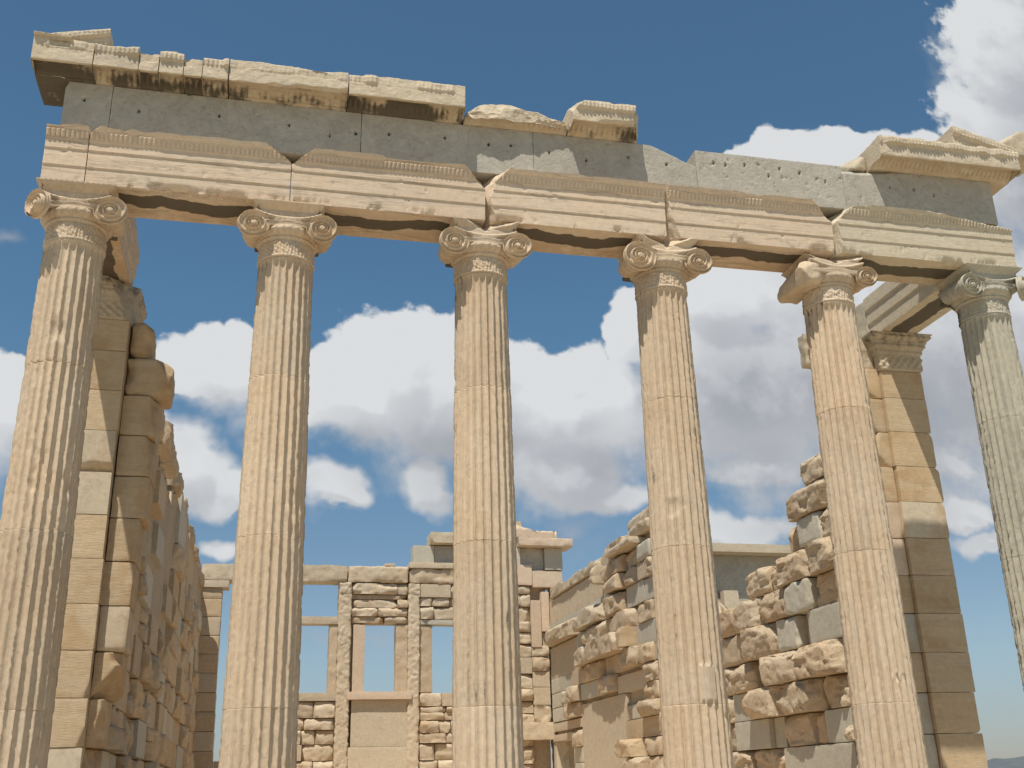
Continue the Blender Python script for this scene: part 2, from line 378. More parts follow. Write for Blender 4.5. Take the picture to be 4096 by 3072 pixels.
def spiral_disc(cx, y0, cz, R, hand, seed, nr=46, nt=96, dmg=0., squash=1.):
    r = np.linspace(0.001, 1, nr); t = np.arange(nt)*2*np.pi/nt
    Rr, T = np.meshgrid(r, t, indexing='ij')
    s = (np.log(1/np.maximum(Rr, .05))/np.log(1.72)+hand*(T-np.pi/2)/(2*np.pi)) % 1
    w = np.abs(2*s-1); h = .016*w**3-.034*(1-w**2)*(.4+.6*Rr)
    h = h*sst(Rr, .16, .24)+.012*(1-sst(Rr, .10, .19))
    h = h-.010*sst(Rr, .97, 1.0)
    P3 = np.stack([(Rr*np.cos(T)*R+cx).ravel(), (Rr*np.sin(T)*R+cz).ravel(), Rr.ravel()*0+seed], 1)
    h = h+.003*fbm(P3*25, seed, 3).reshape(h.shape)-dmg*np.clip(fbm(P3*7, seed+3, 3).reshape(h.shape)+.1, 0, 1)*.05
    Re = R*(1-.05*np.cos(T+hand*.3)*hand*0)*(1+.012*fbm(P3*9, seed+9, 2).reshape(h.shape)*3)
    V = np.stack([cx+Rr*Re*np.cos(T)*squash, y0-h, cz+Rr*Re*np.sin(T)], 2).reshape(-1, 3)
    i, j = np.meshgrid(np.arange(nr-1), np.arange(nt), indexing='ij'); i = i.ravel(); j = j.ravel(); k = (j+1) % nt
    return V, np.stack([i*nt+j, (i+1)*nt+j, (i+1)*nt+k, i*nt+k], 1)
def bolster(cx, cz, R, y0, y1, seed):
    ys = np.linspace(y0, y1, 50); u = (ys-y0)/(y1-y0)
    rad = R*(1-.16*np.sin(np.pi*np.clip(u*1.6, 0, 1)))*(1-u)+.088*u
    rad = rad+.010*np.exp(-((u-.14)/.05)**2)+.006*np.cos(u*30)*(u < .93)*(u > .2)
    rad = np.concatenate([rad, [.001]]); ys = np.concatenate([ys, [y1+.004]]); uu = np.concatenate([u, [1.]])
    V, Fq = lathe([(a, b) for a, b in zip(rad, ys)], 44)
    U = np.repeat(uu, 44); k = 1+.06*fbm(V*11+seed, seed, 3)
    return np.stack([cx+V[:, 0]*k*1.08, V[:, 2], cz+.055*U-V[:, 1]*k], 1), Fq

def capital(parent, cx, seed, mat, left=True, right=True, notch=None, Rl=.150, Rr_=.150, corner=None, worn=0., zt=6.588, carve=None, eggs=0.):
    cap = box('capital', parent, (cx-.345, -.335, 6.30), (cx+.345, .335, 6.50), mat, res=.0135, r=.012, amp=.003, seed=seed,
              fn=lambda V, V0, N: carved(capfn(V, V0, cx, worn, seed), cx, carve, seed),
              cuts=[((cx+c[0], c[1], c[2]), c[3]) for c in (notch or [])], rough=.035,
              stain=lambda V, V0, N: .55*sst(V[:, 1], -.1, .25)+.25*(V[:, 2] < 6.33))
    cap['_o'] = list(parent['_o'])
    # abacus with a carved egg edge
    ncut = [((cx+c[0], c[1], c[2]), c[3]) for c in (notch or [])]
    def abf(V, V0, N):
        V = V.copy(); t = np.clip((V0[:, 2]-6.50)/.088, 0, 1)
        prof = -.050*(1-t)**2+.012*sst(t, .55, .8)
        egg = eggs*.014*np.abs(np.cos((V0[:, 0]-V0[:, 1])*np.pi/.05))*(t > .45)
        k = prof+egg
        V[:, 0] += np.sign(V0[:, 0]-cx)*k*(np.abs(V0[:, 0]-cx) > .33)
        V[:, 1] += np.sign(V0[:, 1])*k*(np.abs(V0[:, 1]) > .32)
        return carved(V, cx, carve, seed+1)
    box('abacus', cap, (cx-.360, -.345, 6.485), (cx+.360, .345, zt), mat, xs=lin(cx-.36, cx+.36, .0125), ys=lin(-.345, .345, .025), zs=lin(6.485, zt, .0115),
        r=.006, amp=.003, seed=seed+1, fn=abf, cuts=ncut, rough=.035)
    for side, on, R in ((-1, left, Rl), (1, right, Rr_)):
        if not on: continue
        vx, vz = cx+side*.350, 6.295+(R-.148)*.3
        if corner == side:
            # splayed corner volute, a thick scroll turned 45 degrees
            A = spiral_disc(0, -.035, 0, R, side, seed+2); A2 = (A[0]*np.array([1, -1, 1]), A[1][:, ::-1])
            B = lathe([(R, -.035), (R*.985, -.02), (R*.97, 0), (R*.985, .02), (R, .035)], 84)
            B = (np.stack([B[0][:, 0], B[0][:, 2], -B[0][:, 1]], 1), B[1])
            V, Fq = join([A, A2, B]); a = side*math.radians(42)
            # the face turns towards the outer side
            ca, sa = math.cos(a), math.sin(a)
            V = np.stack([V[:, 0]*ca-V[:, 1]*sa*1, V[:, 0]*sa+V[:, 1]*ca, V[:, 2]], 1)+np.array([cx+side*.33, -.35, vz])
            V2 = None
            o = link('volute', V, Fq, mat, cap, np.zeros(len(V)))
        else:
            A = spiral_disc(vx, -.358, vz, R, side, seed+2+side, dmg=worn, squash=1.12)
            V, Fq = join([A, bolster(vx, vz, R*.985, -.352, .16, seed+7)])
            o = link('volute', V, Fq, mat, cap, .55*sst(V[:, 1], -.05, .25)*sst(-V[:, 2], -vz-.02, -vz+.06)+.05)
    # carved echinus and bead
    def ef(R, T, H):
        egg = .016*np.abs(np.cos(T*14))**.6*sst(H, 6.215, 6.235)*sst(-H, -6.30, -6.27)
        bead = .006*np.cos(T*46)*(np.abs(H-6.195) < .012)
        return np.where(R < .01, R, R+egg+bead)
    prof = [(.001, 6.16)]+[(.288+.0*z, z) for z in (6.162, 6.17, 6.178)]+[(.300, 6.185), (.306, 6.192), (.306, 6.199), (.300, 6.206)]+[(.298+.055*math.sin(k/9*math.pi/2), 6.208+.011*k) for k in range(10)]+[(.34, 6.315), (.001, 6.32)]
    V, Fq = lathe(prof, 168, fn=ef); V = V+np.array([cx, 0, 0])
    V = V+.004*fbm(V*22, seed, 3)[:, None]
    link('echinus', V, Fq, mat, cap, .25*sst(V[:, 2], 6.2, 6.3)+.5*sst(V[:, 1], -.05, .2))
    # necking band with palmette and lotus relief
    def nf(R, T, H):
        u = (H-5.975)/.19; ph = T*12/(2*np.pi); f = np.abs((ph % 1)*2-1)
        leaf = np.cos(f*np.pi*3.5*(1+.8*u))*(1-.55*u)*np.clip(np.sin(np.pi*np.clip(u, 0, 1)), 0, 1)**.5
        curl = np.cos(T*24+u*9)*np.cos(u*16)
        n3 = fbm(np.stack([T.ravel()*6, H.ravel()*30, T.ravel()*0+seed], 1), seed, 3).reshape(T.shape)
        gone = sst(n3, -.1, .45)*(.5+worn)
        bead = .006*(np.abs(H-5.985) < .010)*(1+.4*np.cos(T*60))
        return np.where(R < .01, R, R+.009*leaf*(u > .08)*(1-gone)+.005*curl*(u > .1)*(u < .9)*(1-gone)+bead-.012*gone*(u > .1)*(u < .95)+.003*n3)
    V, Fq = lathe([(.001, 5.968)]+[(.293-.004*k/24, 5.97+.19*k/24+.001) for k in range(25)]+[(.001, 6.163)], 240, fn=nf); V = V+np.array([cx, 0, 0])
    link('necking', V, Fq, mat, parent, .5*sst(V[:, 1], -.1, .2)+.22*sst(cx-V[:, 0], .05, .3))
def carved(V, cx, carve, seed):
    if carve is None: return V
    zl, sl_, sr_, kk = carve                 # the break opens in a V above zl, rising to both sides, and runs back into the block
    V = V.copy(); x = V[:, 0]-cx; n = fbm(V*9, seed, 4)
    lim = zl+np.where(x < 0, -x*sl_, x*sr_)+.02*n
    dep = np.clip(V[:, 2]-lim, 0, 1)*kk
    V[:, 1] = np.where(V[:, 1] < .2, np.maximum(V[:, 1], -.352+dep+.02*fbm(V*14, seed+3, 3)*(dep > .004)), V[:, 1])
    return V
def capfn(V, V0, cx, worn, seed):
    V = V.copy(); u = (V0[:, 0]-cx)/.335; t = (V0[:, 2]-6.30)/.20
    sag = .070*(1-np.abs(u)**2.2)
    z = V[:, 2]
    lower = 6.332+.030*(1-u**2); up = 6.458-sag
    ridge = .020*np.exp(-((z-up)/.0085)**2)+.016*np.exp(-((z-lower)/.0085)**2)+.010*np.exp(-((z-up-.024)/.006)**2)
    rec = -.04*sst(z, lower+.004, lower+.02)*sst(-z, -up+.004, -up+.02)
    above = -.035*sst(z, up+.012, up+.035)
    z = V[:, 2]
    k = ridge*(1-min(1, worn*1.2))+rec*.7+above-.004
    V[:, 1] += np.sign(V0[:, 1])*k*(np.abs(V0[:, 1]) > .30)
    return V

VN = lambda x, s: (x, -.45, s)
COLS = [
 # index, label, mat, damage, capital kwargs, extra notches
 (0, 'fluted Ionic column at the left corner, its outer scroll turned sideways', 'column', 1.0, dict(corner=-1), None),
 (1, 'fluted Ionic column second from the left, both scrolls and top slab whole', 'column', .8, dict(), None),
 (2, 'fluted Ionic column third from the left, capital broken open in a V between its scrolls', 'column', .6,
    dict(notch=[((0.06), -.36, 6.43, (.75, -.35, .9)), ((-.02), -.36, 6.43, (-.75, -.35, .9))], worn=.15, VV=1), None),
 (3, 'fluted Ionic column with large left scroll and jagged broken capital top, fourth from the left', 'column', .8,
    dict(Rl=.176, worn=.25, VV=2), [(-1.42, .27, 1.50, 1.84, .012)]),
 (4, 'fluted Ionic column whose left scroll is broken away to a smooth lump', 'column', .9,
    dict(left=False, Rr_=.122, worn=.5, VV=3), [(-1.52, .22, 1.69, 1.75, .035)]),
 (5, 'greyer fluted Ionic column at the right corner with crisp carved capital', 'column_grey', 1.2, dict(corner=1), None),
]
ZJ = [0.0, 1.475, 3.04, 4.665, 5.972]
for (k, lab, mat, dmg, ck, nch) in COLS:
    cx = 2.11*k; t = thing('marble_column', (cx, 0, 0), lab, 'column', 'row of six Ionic columns')
    for a_ in range(4): drum(t, cx, ZJ[a_], ZJ[a_+1], 100+k*10+a_, mat, dmg, top=a_ == 3, notch=nch)
    vv = ck.pop('VV', 0)
    if vv == 1: ck['notch'] = None; ck['carve'] = (6.405, .70, .52, 1.1)
    if vv == 2: ck['notch'] = None; ck['carve'] = (6.395, .55, .60, 1.0)
    if vv == 3: ck['notch'] = None; ck['carve'] = (6.41, .22, .30, 1.3)
    if k in (0, 5): ck['eggs'] = 1.
    capital(t, cx, 300+k*20, mat, **ck)
    if vv == 3:
        o = box('broken_scroll', t, (cx-.50, -.33, 6.16), (cx-.19, .34, 6.47), mat, res=.02, r=.08, amp=.03, freq=7, seed=77, wear=.6, cuts=[((cx-.45, -.3, 6.3), (-1, -.6, -.5)), ((cx-.36, -.32, 6.40), (-.5, -1, .8)), ((cx-.30, -.33, 6.22), (.2, -1, -.7)), ((cx-.46, .1, 6.36), (-1, .1, .7))])
pass

# ------------------------------------------------------------------ architrave
YF = -.33
def arch_prof(z, x):
    y = np.zeros_like(z)
    y = np.where(z < 6.775, 0.011, y); y = np.where((z >= 6.775) & (z < 6.965), 0.0, y); y = np.where(z >= 6.965, -.011, y)
    # crown: bead, egg and dart, cavetto
    t = np.clip((z-7.075)/.145, 0, 1)
    y = y-.014*sst(z, 7.068, 7.072)-.055*t**1.2*(z > 7.07)
    egg = np.abs(np.cos(x*np.pi/.047)); band = sst(z, 7.09, 7.10)*sst(-z, -7.165, -7.155)
    y = y-band*(.026*egg**.7-.016)
    y = y-.006*np.cos(x*2*np.pi/.0235)*(np.abs(z-7.077) < .008)
    y = y-.012*sst(z, 7.172, 7.18)
    return y
ZA = np.unique(np.round(np.concatenate([lin(6.59, 6.76, .025), [6.768, 6.774, 6.776, 6.783], lin(6.79, 6.955, .025), [6.962, 6.964, 6.966], lin(6.975, 7.06, .02), lin(7.066, 7.22, .009)]), 4))
def architrave(x0, x1, seed, mat, label, cuts=(), y1=.31, wear=0.):
    lo, hi = (x0+.003, YF, 6.59), (x1-.003, y1, 7.22)
    def fn(V, V0, N):
        V = V.copy(); front = V0[:, 1] < YF+.02
        w = sst(-V0[:, 1], -(YF+.12), -YF)
        erode = sst(fbm(np.stack([V0[:, 0]*3.1, V0[:, 2]*0+2, V0[:, 0]*0+seed], 1), seed, 4), .0, .5)
        p = arch_prof(V0[:, 2], V0[:, 0])
        p = np.where(V0[:, 2] > 7.17, p+.03*erode, p)
        V[:, 1] += p*w
        V[:, 2] += np.where(V0[:, 2] > 7.2, .018*fbm(np.stack([V0[:, 0]*5, V0[:, 1]*5, V0[:, 0]*0], 1), seed+3, 4)-.012*erode, 0)
        low = sst(-V0[:, 2], -6.68, -6.60)*np.clip(fbm(V0*np.array([4., 1, 2]), seed+11, 5, .6)+.02, 0, 1)
        V[:, 1] += low*.16*w; V[:, 2] += (V0[:, 2] < 6.6)*w*.5*np.clip(fbm(V0*np.array([4., 1, 2]), seed+11, 5, .6)+.02, 0, 1)*.16
        pit = np.clip(fbm(V0*np.array([9, 9, 30]), seed+6, 4, .6)-.50, 0, 1)
        V[:, 1] += pit*.05*w
        return V
    def stn(V, V0, N):
        bot = N[:, 2] < -.5
        u = (V0[:, 0]-(x0+x1)/2)/((x1-x0)/2)
        e = fbm(np.stack([V0[:, 0]*2.5, V0[:, 1]*1.5, V0[:, 0]*0], 1), seed+9, 4)
        lane = sst(V0[:, 1]+.13*e, -.20, -.13)*sst(-V0[:, 1]-.16*e, -.13, -.04)*sst(-np.abs(u), -.80, -.70)
        top = (V0[:, 2] > 7.19)*.18
        return bot*lane*.95+top
    def och(V, V0, N):
        bot = N[:, 2] < -.5
        return bot*sst(V0[:, 1], -.1, .2)*.6
    return meta(box('architrave_block', None, lo, hi, mat, xs=lin(lo[0], hi[0], .0078), ys=lin(YF, y1, .035), zs=ZA, r=.004, amp=.002, seed=seed, fn=fn, cuts=cuts, stain=stn, ochre=och, rough=.03),
                label, 'architrave block', 'architrave blocks over the columns')
Y0 = YF-.05
architrave(-.355, .065, 501, 'marble', 'short cracked architrave end block above the left corner column', cuts=[((.05, Y0, 6.62), (.8, -.6, -.6)), ((-.35, Y0, 7.21), (-.9, -.3, 1.))])
architrave(.065, 2.11, 502, 'marble', 'long peach architrave block, its upper right corner chipped away, over the two leftmost columns',
           cuts=[((1.98, Y0, 7.14), (1.0, -.45, 1.15)), ((.11, Y0, 7.19), (-1, -.5, 1))])
architrave(2.11, 4.22, 503, 'marble', 'peach architrave block with both upper corners chipped, over second and third columns',
           cuts=[((2.24, Y0, 7.14), (-1., -.45, 1.2)), ((4.06, Y0, 7.12), (1., -.45, .95))])
architrave(4.22, 6.33, 504, 'marble', 'peach architrave block with its whole left end broken back, over third and fourth columns',
           cuts=[((4.40, Y0, 7.13), (-1., -.7, .75)), ((4.34, Y0, 6.86), (-1., -.75, .0)), ((4.36, Y0, 6.66), (-1., -.5, -.35)), ((6.28, Y0, 6.63), (.8, -.8, -.7))])
architrave(6.33, 8.44, 505, 'marble', 'architrave block with a scooped lower left corner, over fourth and fifth columns',
           cuts=[((6.52, Y0, 6.72), (-1., -1.0, -.35)), ((8.23, Y0, 7.16), (1., -.5, .9)), ((8.41, Y0, 6.95), (1, -.8, 0)), ((8.36, Y0, 6.66), (.6, -1., -.6))])
architrave(8.44, 10.905, 506, 'marble_pale', 'greenish cream architrave block over the fifth and right corner columns',
           cuts=[((8.66, Y0, 7.13), (-1., -.5, 1.0)), ((8.62, Y0, 6.72), (-1., -.9, -.2)), ((9.9, Y0, 7.215), (.12, -.6, 1))])
def return_arch(name, x0, x1, y0, y1, seed, mat, label, sgn, ztop=7.19, cuts=()):
    def fn(V, V0, N):
        V = V.copy(); z = V0[:, 2]
        p = np.where(z < 6.79, -.018, np.where(z < 6.985, 0., .018))
        s = np.where(V0[:, 0] > (x0+x1)/2, 1, -1)
        V[:, 0] += s*p*(np.abs(V0[:, 0]-(x0+x1)/2) > (x1-x0)/2-.02)
        return V
    zs = np.unique(np.round(np.concatenate([lin(6.59, ztop, .03), [6.787, 6.793, 6.982, 6.988]]), 4))
    def stn(V, V0, N):
        bot = N[:, 2] < -.5; e = fbm(V0*2.5, seed, 4); cxm = (x0+x1)/2
        return bot*sst(-np.abs(V0[:, 0]-cxm+.1*e), -.20, -.12)*.9
    return meta(box('architrave_block', None, (x0, y0, 6.59), (x1, y1, ztop), mat, ys=lin(y0, y1, .03), xs=lin(x0, x1, .03), zs=zs, r=.006, amp=.003, seed=seed, fn=fn, cuts=cuts, stain=stn,
         ochre=lambda V, V0, N: (N[:, 2] < -.5)*1.0*(sgn < 0)), label, 'architrave block', 'architrave blocks over the columns')
return_arch('a', -.30, .30, .315, 2.25, 511, 'marble', 'orange-stained return architrave running back from the left corner column', -1, 7.36, cuts=[((.3, 2.2, 6.65), (.5, .8, -.6)), ((.3, 1.3, 7.36), (.9, .1, .5))])
return_arch('b', 10.25, 10.85, .315, 2.02, 512, 'marble_pale', 'clean cream return architrave running back from the right corner column', 1)
meta(box('architrave_block', None, (10.25, 2.026, 6.59), (10.85, 3.0, 7.18), 'marble_pale', res=.03, r=.01, amp=.012, freq=14, seed=513), 'rough-faced end block of the right return architrave, above the anta capital', 'architrave block', 'architrave blocks over the columns')

# ------------------------------------------------------------------ frieze
def px_x(p): return p
HOLES = {0: [(-.05, 7.62)], 1: [(.50, 7.55), (1.32, 7.60), (2.06, 7.58), (2.5, 7.5), (2.78, 7.56)], 2: [(3.15, 7.60), (3.78, 7.63), (4.28, 7.60), (4.54, 7.62), (1.0, 7.0)],
         3: [(4.99, 7.58), (5.43, 7.53), (5.95, 7.63), (6.42, 7.58)], 4: [(7.02, 7.67), (7.17, 7.66), (7.42, 7.69), (7.72, 7.57), (7.88, 7.69), (8.14, 7.66), (8.47, 7.57)], 5: [(9.35, 7.60), (9.68, 7.60), (9.95, 7.55)]}
def frieze(k, x0, x1, label, cuts=(), z1=7.82, y1=.28):
    lo, hi = (x0+.002, -.275, 7.215), (x1-.002, y1, z1)
    def fn(V, V0, N):
        V = V.copy(); fr = V0[:, 1] < -.26
        for (hx, hz) in HOLES.get(k, []):
            d = np.hypot((V0[:, 0]-hx)/.011, (V0[:, 2]-hz)/.024); V[:, 1] += fr*.06*sst(-d, -1.25, -.7)
        V[:, 1] += fr*.06*np.clip(fbm(V0*14, 900+k, 4, .6)-(.37 if k > 2 else .45), 0, 1)
        return V
    def stn(V, V0, N):
        s = np.zeros(len(V))
        for i_, (hx, hz) in enumerate(HOLES.get(k, [])):
            s = np.maximum(s, .9*sst(-np.hypot((V0[:, 0]-hx)/.012, (V0[:, 2]-hz)/.025), -1.2, -.7))
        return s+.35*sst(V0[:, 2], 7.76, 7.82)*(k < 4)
    def och(V, V0, N):
        s = np.zeros(len(V))
        for i_, (hx, hz) in enumerate(HOLES.get(k, [])):
            if (k, i_) in ((3, 1), (3, 2), (4, 1), (4, 3)): s = np.maximum(s, sst(-np.abs(V0[:, 0]-hx), -.02, -.005)*sst(-V0[:, 2], -hz-.01, -hz)*sst(V0[:, 2], hz-.10, hz-.02))
        return s
    return meta(box('frieze_block', None, lo, hi, 'frieze', xs=lin(lo[0], hi[0], .0125), zs=lin(7.215, z1, .0125), ys=lin(-.275, y1, .06), r=.003, amp=.003, wear=2, seed=600+k, fn=fn, cuts=cuts, stain=stn, ochre=och),
                label, 'frieze block', 'grey limestone frieze blocks')
yf = -.275
frieze(0, -.25, .22, 'narrow grey frieze block at the far left end, under the cornice corner', cuts=[((-.25, yf, 7.7), (-1, 0, .28))])
frieze(1, .22, 2.84, 'long smooth grey frieze block shaded by the left cornice')
frieze(2, 2.84, 4.80, 'grey frieze block crossed by a slanting sunlit wedge')
frieze(3, 4.80, 6.79, 'grey frieze block whose top right shoulder slopes down where the cornice ends', cuts=[((6.22, yf, 7.82), (.42, -.1, 1))])
frieze(4, 6.79, 8.71, 'sunlit pitted grey frieze block with bare top and rusty dowel holes')
frieze(5, 8.71, 10.80, 'grey frieze block under the right cornice corner', cuts=[((8.75, yf, 7.78), (-.5, -.5, 1)), ((9.0, yf, 7.74), (-.1, -.9, .8))])
meta(box('backing_block', None, (6.35, .0, 7.50), (6.785, .24, 7.83), 'orange', res=.03, r=.02, amp=.01, seed=655), 'ochre backing stone showing in the dip of the frieze', 'stone block')
# return friezes
meta(box('frieze_block', None, (-.26, .285, 7.37), (.24, .95, 7.80), 'frieze', res=.05, r=.02, amp=.01, seed=656), 'grey return frieze stone behind the left corner', 'frieze block', 'grey limestone frieze blocks')
meta(box('frieze_block', None, (10.28, .285, 7.20), (10.82, 1.3, 7.80), 'frieze', res=.05, r=.02, amp=.01, seed=657, cuts=[((10.5, 1.2, 7.5), (0, 1, .5))]), 'grey return frieze stone behind the right corner', 'frieze block', 'grey limestone frieze blocks')

# ------------------------------------------------------------------ cornice
YC = -.555
def cornice(x0, x1, seed, label, cuts=(), top=8.13, lip=7.865, egg=1., crown=1., mat='cornice', y1=.22, soot=1., plainbed=0., parent=None):
    lo, hi = (x0+.003, YC, 7.822), (x1-.003, y1, top)
    ys = np.concatenate([lin(YC, -.26, .012), lin(-.22, y1, .06)])
    zs = lin(7.822, top, .0115); xs = lin(lo[0], hi[0], .0078)
    def fn(V, V0, N):
        V = V.copy(); x, y, z = V0[:, 0], V0[:, 1], V0[:, 2]
        n = fbm(np.stack([x*3.3, z*0, z*0+seed], 1), seed, 4); nn = fbm(np.stack([x*9, z*9, y*9], 1), seed+1, 4)
        # underside: lip drops, soffit hollow, bed moulding slopes down to the frieze top
        bot = (z < 7.823)
        tt = np.clip((y-YC)/(-.275-YC), 0, 1)
        und = np.where(tt < .14, lip-.0, np.where(tt < .50, lip+.055, lip+.055-(lip+.055-7.822)*(.15*sst(tt, .5, .54)+.60*np.clip((tt-.54)/.32, 0, 1)**1.3+.25*sst(tt, .88, .92))))
        eg = egg*(np.abs(np.cos(x*np.pi/.0627))**.6-.45)*sst(tt, .50, .58)*sst(-tt, -.90, -.80)*sst(n, -.45, -.1); bed = .018*eg
        bed = bed+plainbed*.012*np.sign(np.cos(tt*24))*(tt > .5)
        V[:, 2] += np.where(bot, (und-7.822-bed)*(y < -.275), 0); V[:, 1] += np.where(bot & (y < -.28), -.020*eg, 0)
        fr = y < YC+.001
        # front face squeezed between lip and top so it never crosses the underside
        zf = lip+(z-7.822)/(top-7.822)*(top-lip)
        V[:, 2] = np.where(fr & ~bot, zf+(V[:, 2]-z)*.3, V[:, 2])
        # crowning moulding with worn leaves
        c = sst(zf, top-.105, top-.095)
        lf = np.abs(np.cos(x*np.pi/.047))
        V[:, 1] += np.where(fr, crown*(-.026*c-.018*lf*c*sst(-zf, -top+.01, -top+.03))*sst(n, -.35, .0), 0)
        V[:, 1] += np.where(fr, .007*nn, 0)+np.where(fr & (zf > top-.1), .03*sst(n, .1, .5), 0)
        V[:, 2] += np.where(z > top-.001, .02*nn-.03*sst(n, .15, .6), 0)
        return V
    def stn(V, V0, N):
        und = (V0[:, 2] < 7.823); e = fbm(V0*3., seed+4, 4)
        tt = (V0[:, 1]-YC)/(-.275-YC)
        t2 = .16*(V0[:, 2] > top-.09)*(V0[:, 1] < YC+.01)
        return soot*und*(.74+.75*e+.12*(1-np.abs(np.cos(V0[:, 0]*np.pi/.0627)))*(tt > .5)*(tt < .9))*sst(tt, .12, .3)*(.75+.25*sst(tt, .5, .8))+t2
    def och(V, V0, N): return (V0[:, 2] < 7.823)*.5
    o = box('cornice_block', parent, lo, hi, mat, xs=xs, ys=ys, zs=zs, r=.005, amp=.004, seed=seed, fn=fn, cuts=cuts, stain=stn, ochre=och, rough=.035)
    return o if parent is not None else meta(o, label, 'cornice block', 'cornice blocks along the top')
cth = thing('cornice_block', (-.2, 0, 7.82), 'long patched cornice block at the left corner with worn leaf carving', 'cornice block', 'cornice blocks along the top')
for (xa, xb, tp, cr, sd) in ((-.56, .04, 8.135, .35, 701), (.04, .49, 8.13, 1., 702), (.49, .69, 8.08, 0., 703), (.69, .94, 8.12, 1., 704), (.94, 1.13, 8.07, 0., 705), (1.13, 1.40, 8.12, 1., 706)):
    c = cornice(xa, xb, sd, '', top=tp, crown=cr, parent=cth, plainbed=1. if sd == 701 else 0, egg=0. if sd == 701 else 1.); c.name = 'cornice_patch'
# side return of the corner, hanging outside the frieze
def retc(V, V0, N):
    V = V.copy(); bot = V0[:, 2] < 7.823
    xo = -.56; t = np.clip((V0[:, 0]-xo)/.3, 0, 1)
    V[:, 2] += bot*np.where(t < .14, .043, np.where(t < .5, .095, .095*(1-(t-.5)/.5)))
    return V
box('cornice_return', cth, (-.56, -.30, 7.822), (-.262, .20, 8.12), 'cornice', res=.02, r=.008, amp=.008, seed=711, fn=retc, cuts=[((-.5, .12, 7.84), (-.5, 1, -.6))], stain=lambda V, V0, N: (N[:, 2] < -.3)*.62)
cornice(1.405, 2.665, 712, 'cornice block with battered lip and plain stepped underside, left of the middle', cuts=[((1.9, YC, 7.88), (.05, -.5, -1)), ((2.62, YC, 7.84), (.5, -.6, -1))], egg=0., plainbed=1., crown=.2, soot=.75)
cornice(2.67, 3.965, 713, 'cornice block with dark egg carving below, ending at a clean vertical break', crown=.6, soot=.9)
o = cornice(3.985, 5.20, 714, 'cornice block broken down to a pale jagged ridge above its egg carving',
        cuts=[((4.3, -.42, 7.93), (-.12, -1.0, .35)), ((4.02, -.4, 7.90), (-.9, -.3, 1.0)), ((4.9, -.36, 8.0), (.22, -.35, 1.)), ((4.4, -.40, 8.07), (-.2, -.4, 1.)), ((4.6, -.42, 7.92), (.1, -1, .0)), ((5.15, -.40, 7.93), (.5, -.5, .6))], crown=0, soot=.0)
cornice(5.205, 6.07, 715, 'cornice block with rounded battered ends, last before the bare stretch of frieze',
        cuts=[((5.24, YC, 8.0), (-.8, -.5, .6)), ((6.02, YC, 8.06), (.9, -.4, .8)), ((5.7, YC, 7.9), (.1, -.8, -.9)), ((6.0, YC, 7.93), (.8, -.8, -.6)), ((6.03, -.35, 7.85), (1., -.5, -.2))], soot=.55, crown=1.)
o = cornice(9.10, 11.06, 716, 'well-preserved cornice block at the right corner with crisp bead and leaf carving', mat='cornice', soot=.45, crown=1.2,
        cuts=[((9.12, .1, 7.84), (-.9, .5, -.6))])
meta(box('cornice_block', None, (8.88, -.26, 7.822), (9.097, .20, 8.02), 'cornice', res=.03, r=.03, amp=.03, freq=8, seed=717, cuts=[((8.95, -.2, 7.95), (-.8, -.5, .7))]), 'rough broken stub left of the right cornice corner', 'cornice block', 'cornice blocks along the top')
meta(box('cornice_block', None, (10.80, .225, 7.822), (11.06, 1.4, 8.12), 'cornice', res=.03, r=.01, amp=.006, seed=718, fn=lambda V, V0, N: V+np.outer((V0[:, 2] < 7.823)*.06, [0, 0, 1])), 'side cornice running back from the right corner', 'cornice block', 'cornice blocks along the top')
# raking cornice pieces on both corners
def raking(x0, x1, za, zb, th_, seed, label, y0=-.52, y1=.1):
    def fn(V, V0, N):
        V = V.copy(); t = (V0[:, 0]-x0)/(x1-x0); zt = za+(zb-za)*t
        w = V0[:, 2]/1.0
        V[:, 2] = zt-th_*(1-w)+(V[:, 2]-V0[:, 2])
        fr = V0[:, 1] < y0+.001
        V[:, 1] += fr*(w > .55)*(-.03-.014*np.abs(np.cos(V0[:, 0]*np.pi/.045))*(w < .93))+.01*fbm(V0*8, seed, 3)
        return V
    return meta(box('raking_cornice', None, (x0, y0, 0), (x1, y1, 1.), 'cornice', xs=lin(x0, x1, .0125), ys=lin(y0, y1, .06), zs=lin(0, 1, .05), r=.006, amp=.005, seed=seed, fn=fn, loc=(x0, y0, za),
             stain=lambda V, V0, N: .2*(V0[:, 2] > .5)), label, 'cornice block', 'sloping gable cornice stones')
raking(-.40, .17, 8.20, 8.34, .17, 721, 'small sloping carved gable stone on the left corner')
raking(-.56, -.18, 8.165, 8.155, .04, 722, 'thin flat slab at the extreme left tip of the cornice', y0=-.56)
raking(10.20, 11.02, 8.43, 8.22, .26, 723, 'sloping carved gable stone on the right corner', y0=-.50)
meta(box('antefix_block', None, (11.02, -.50, 8.13), (11.5, .0, 8.50), 'cornice', res=.03, r=.02, amp=.012, seed=724, cuts=[((11.15, -.5, 8.45), (-.8, -.3, 1.))]), 'weathered corner block rising at the right edge beside the gable stone', 'stone block')

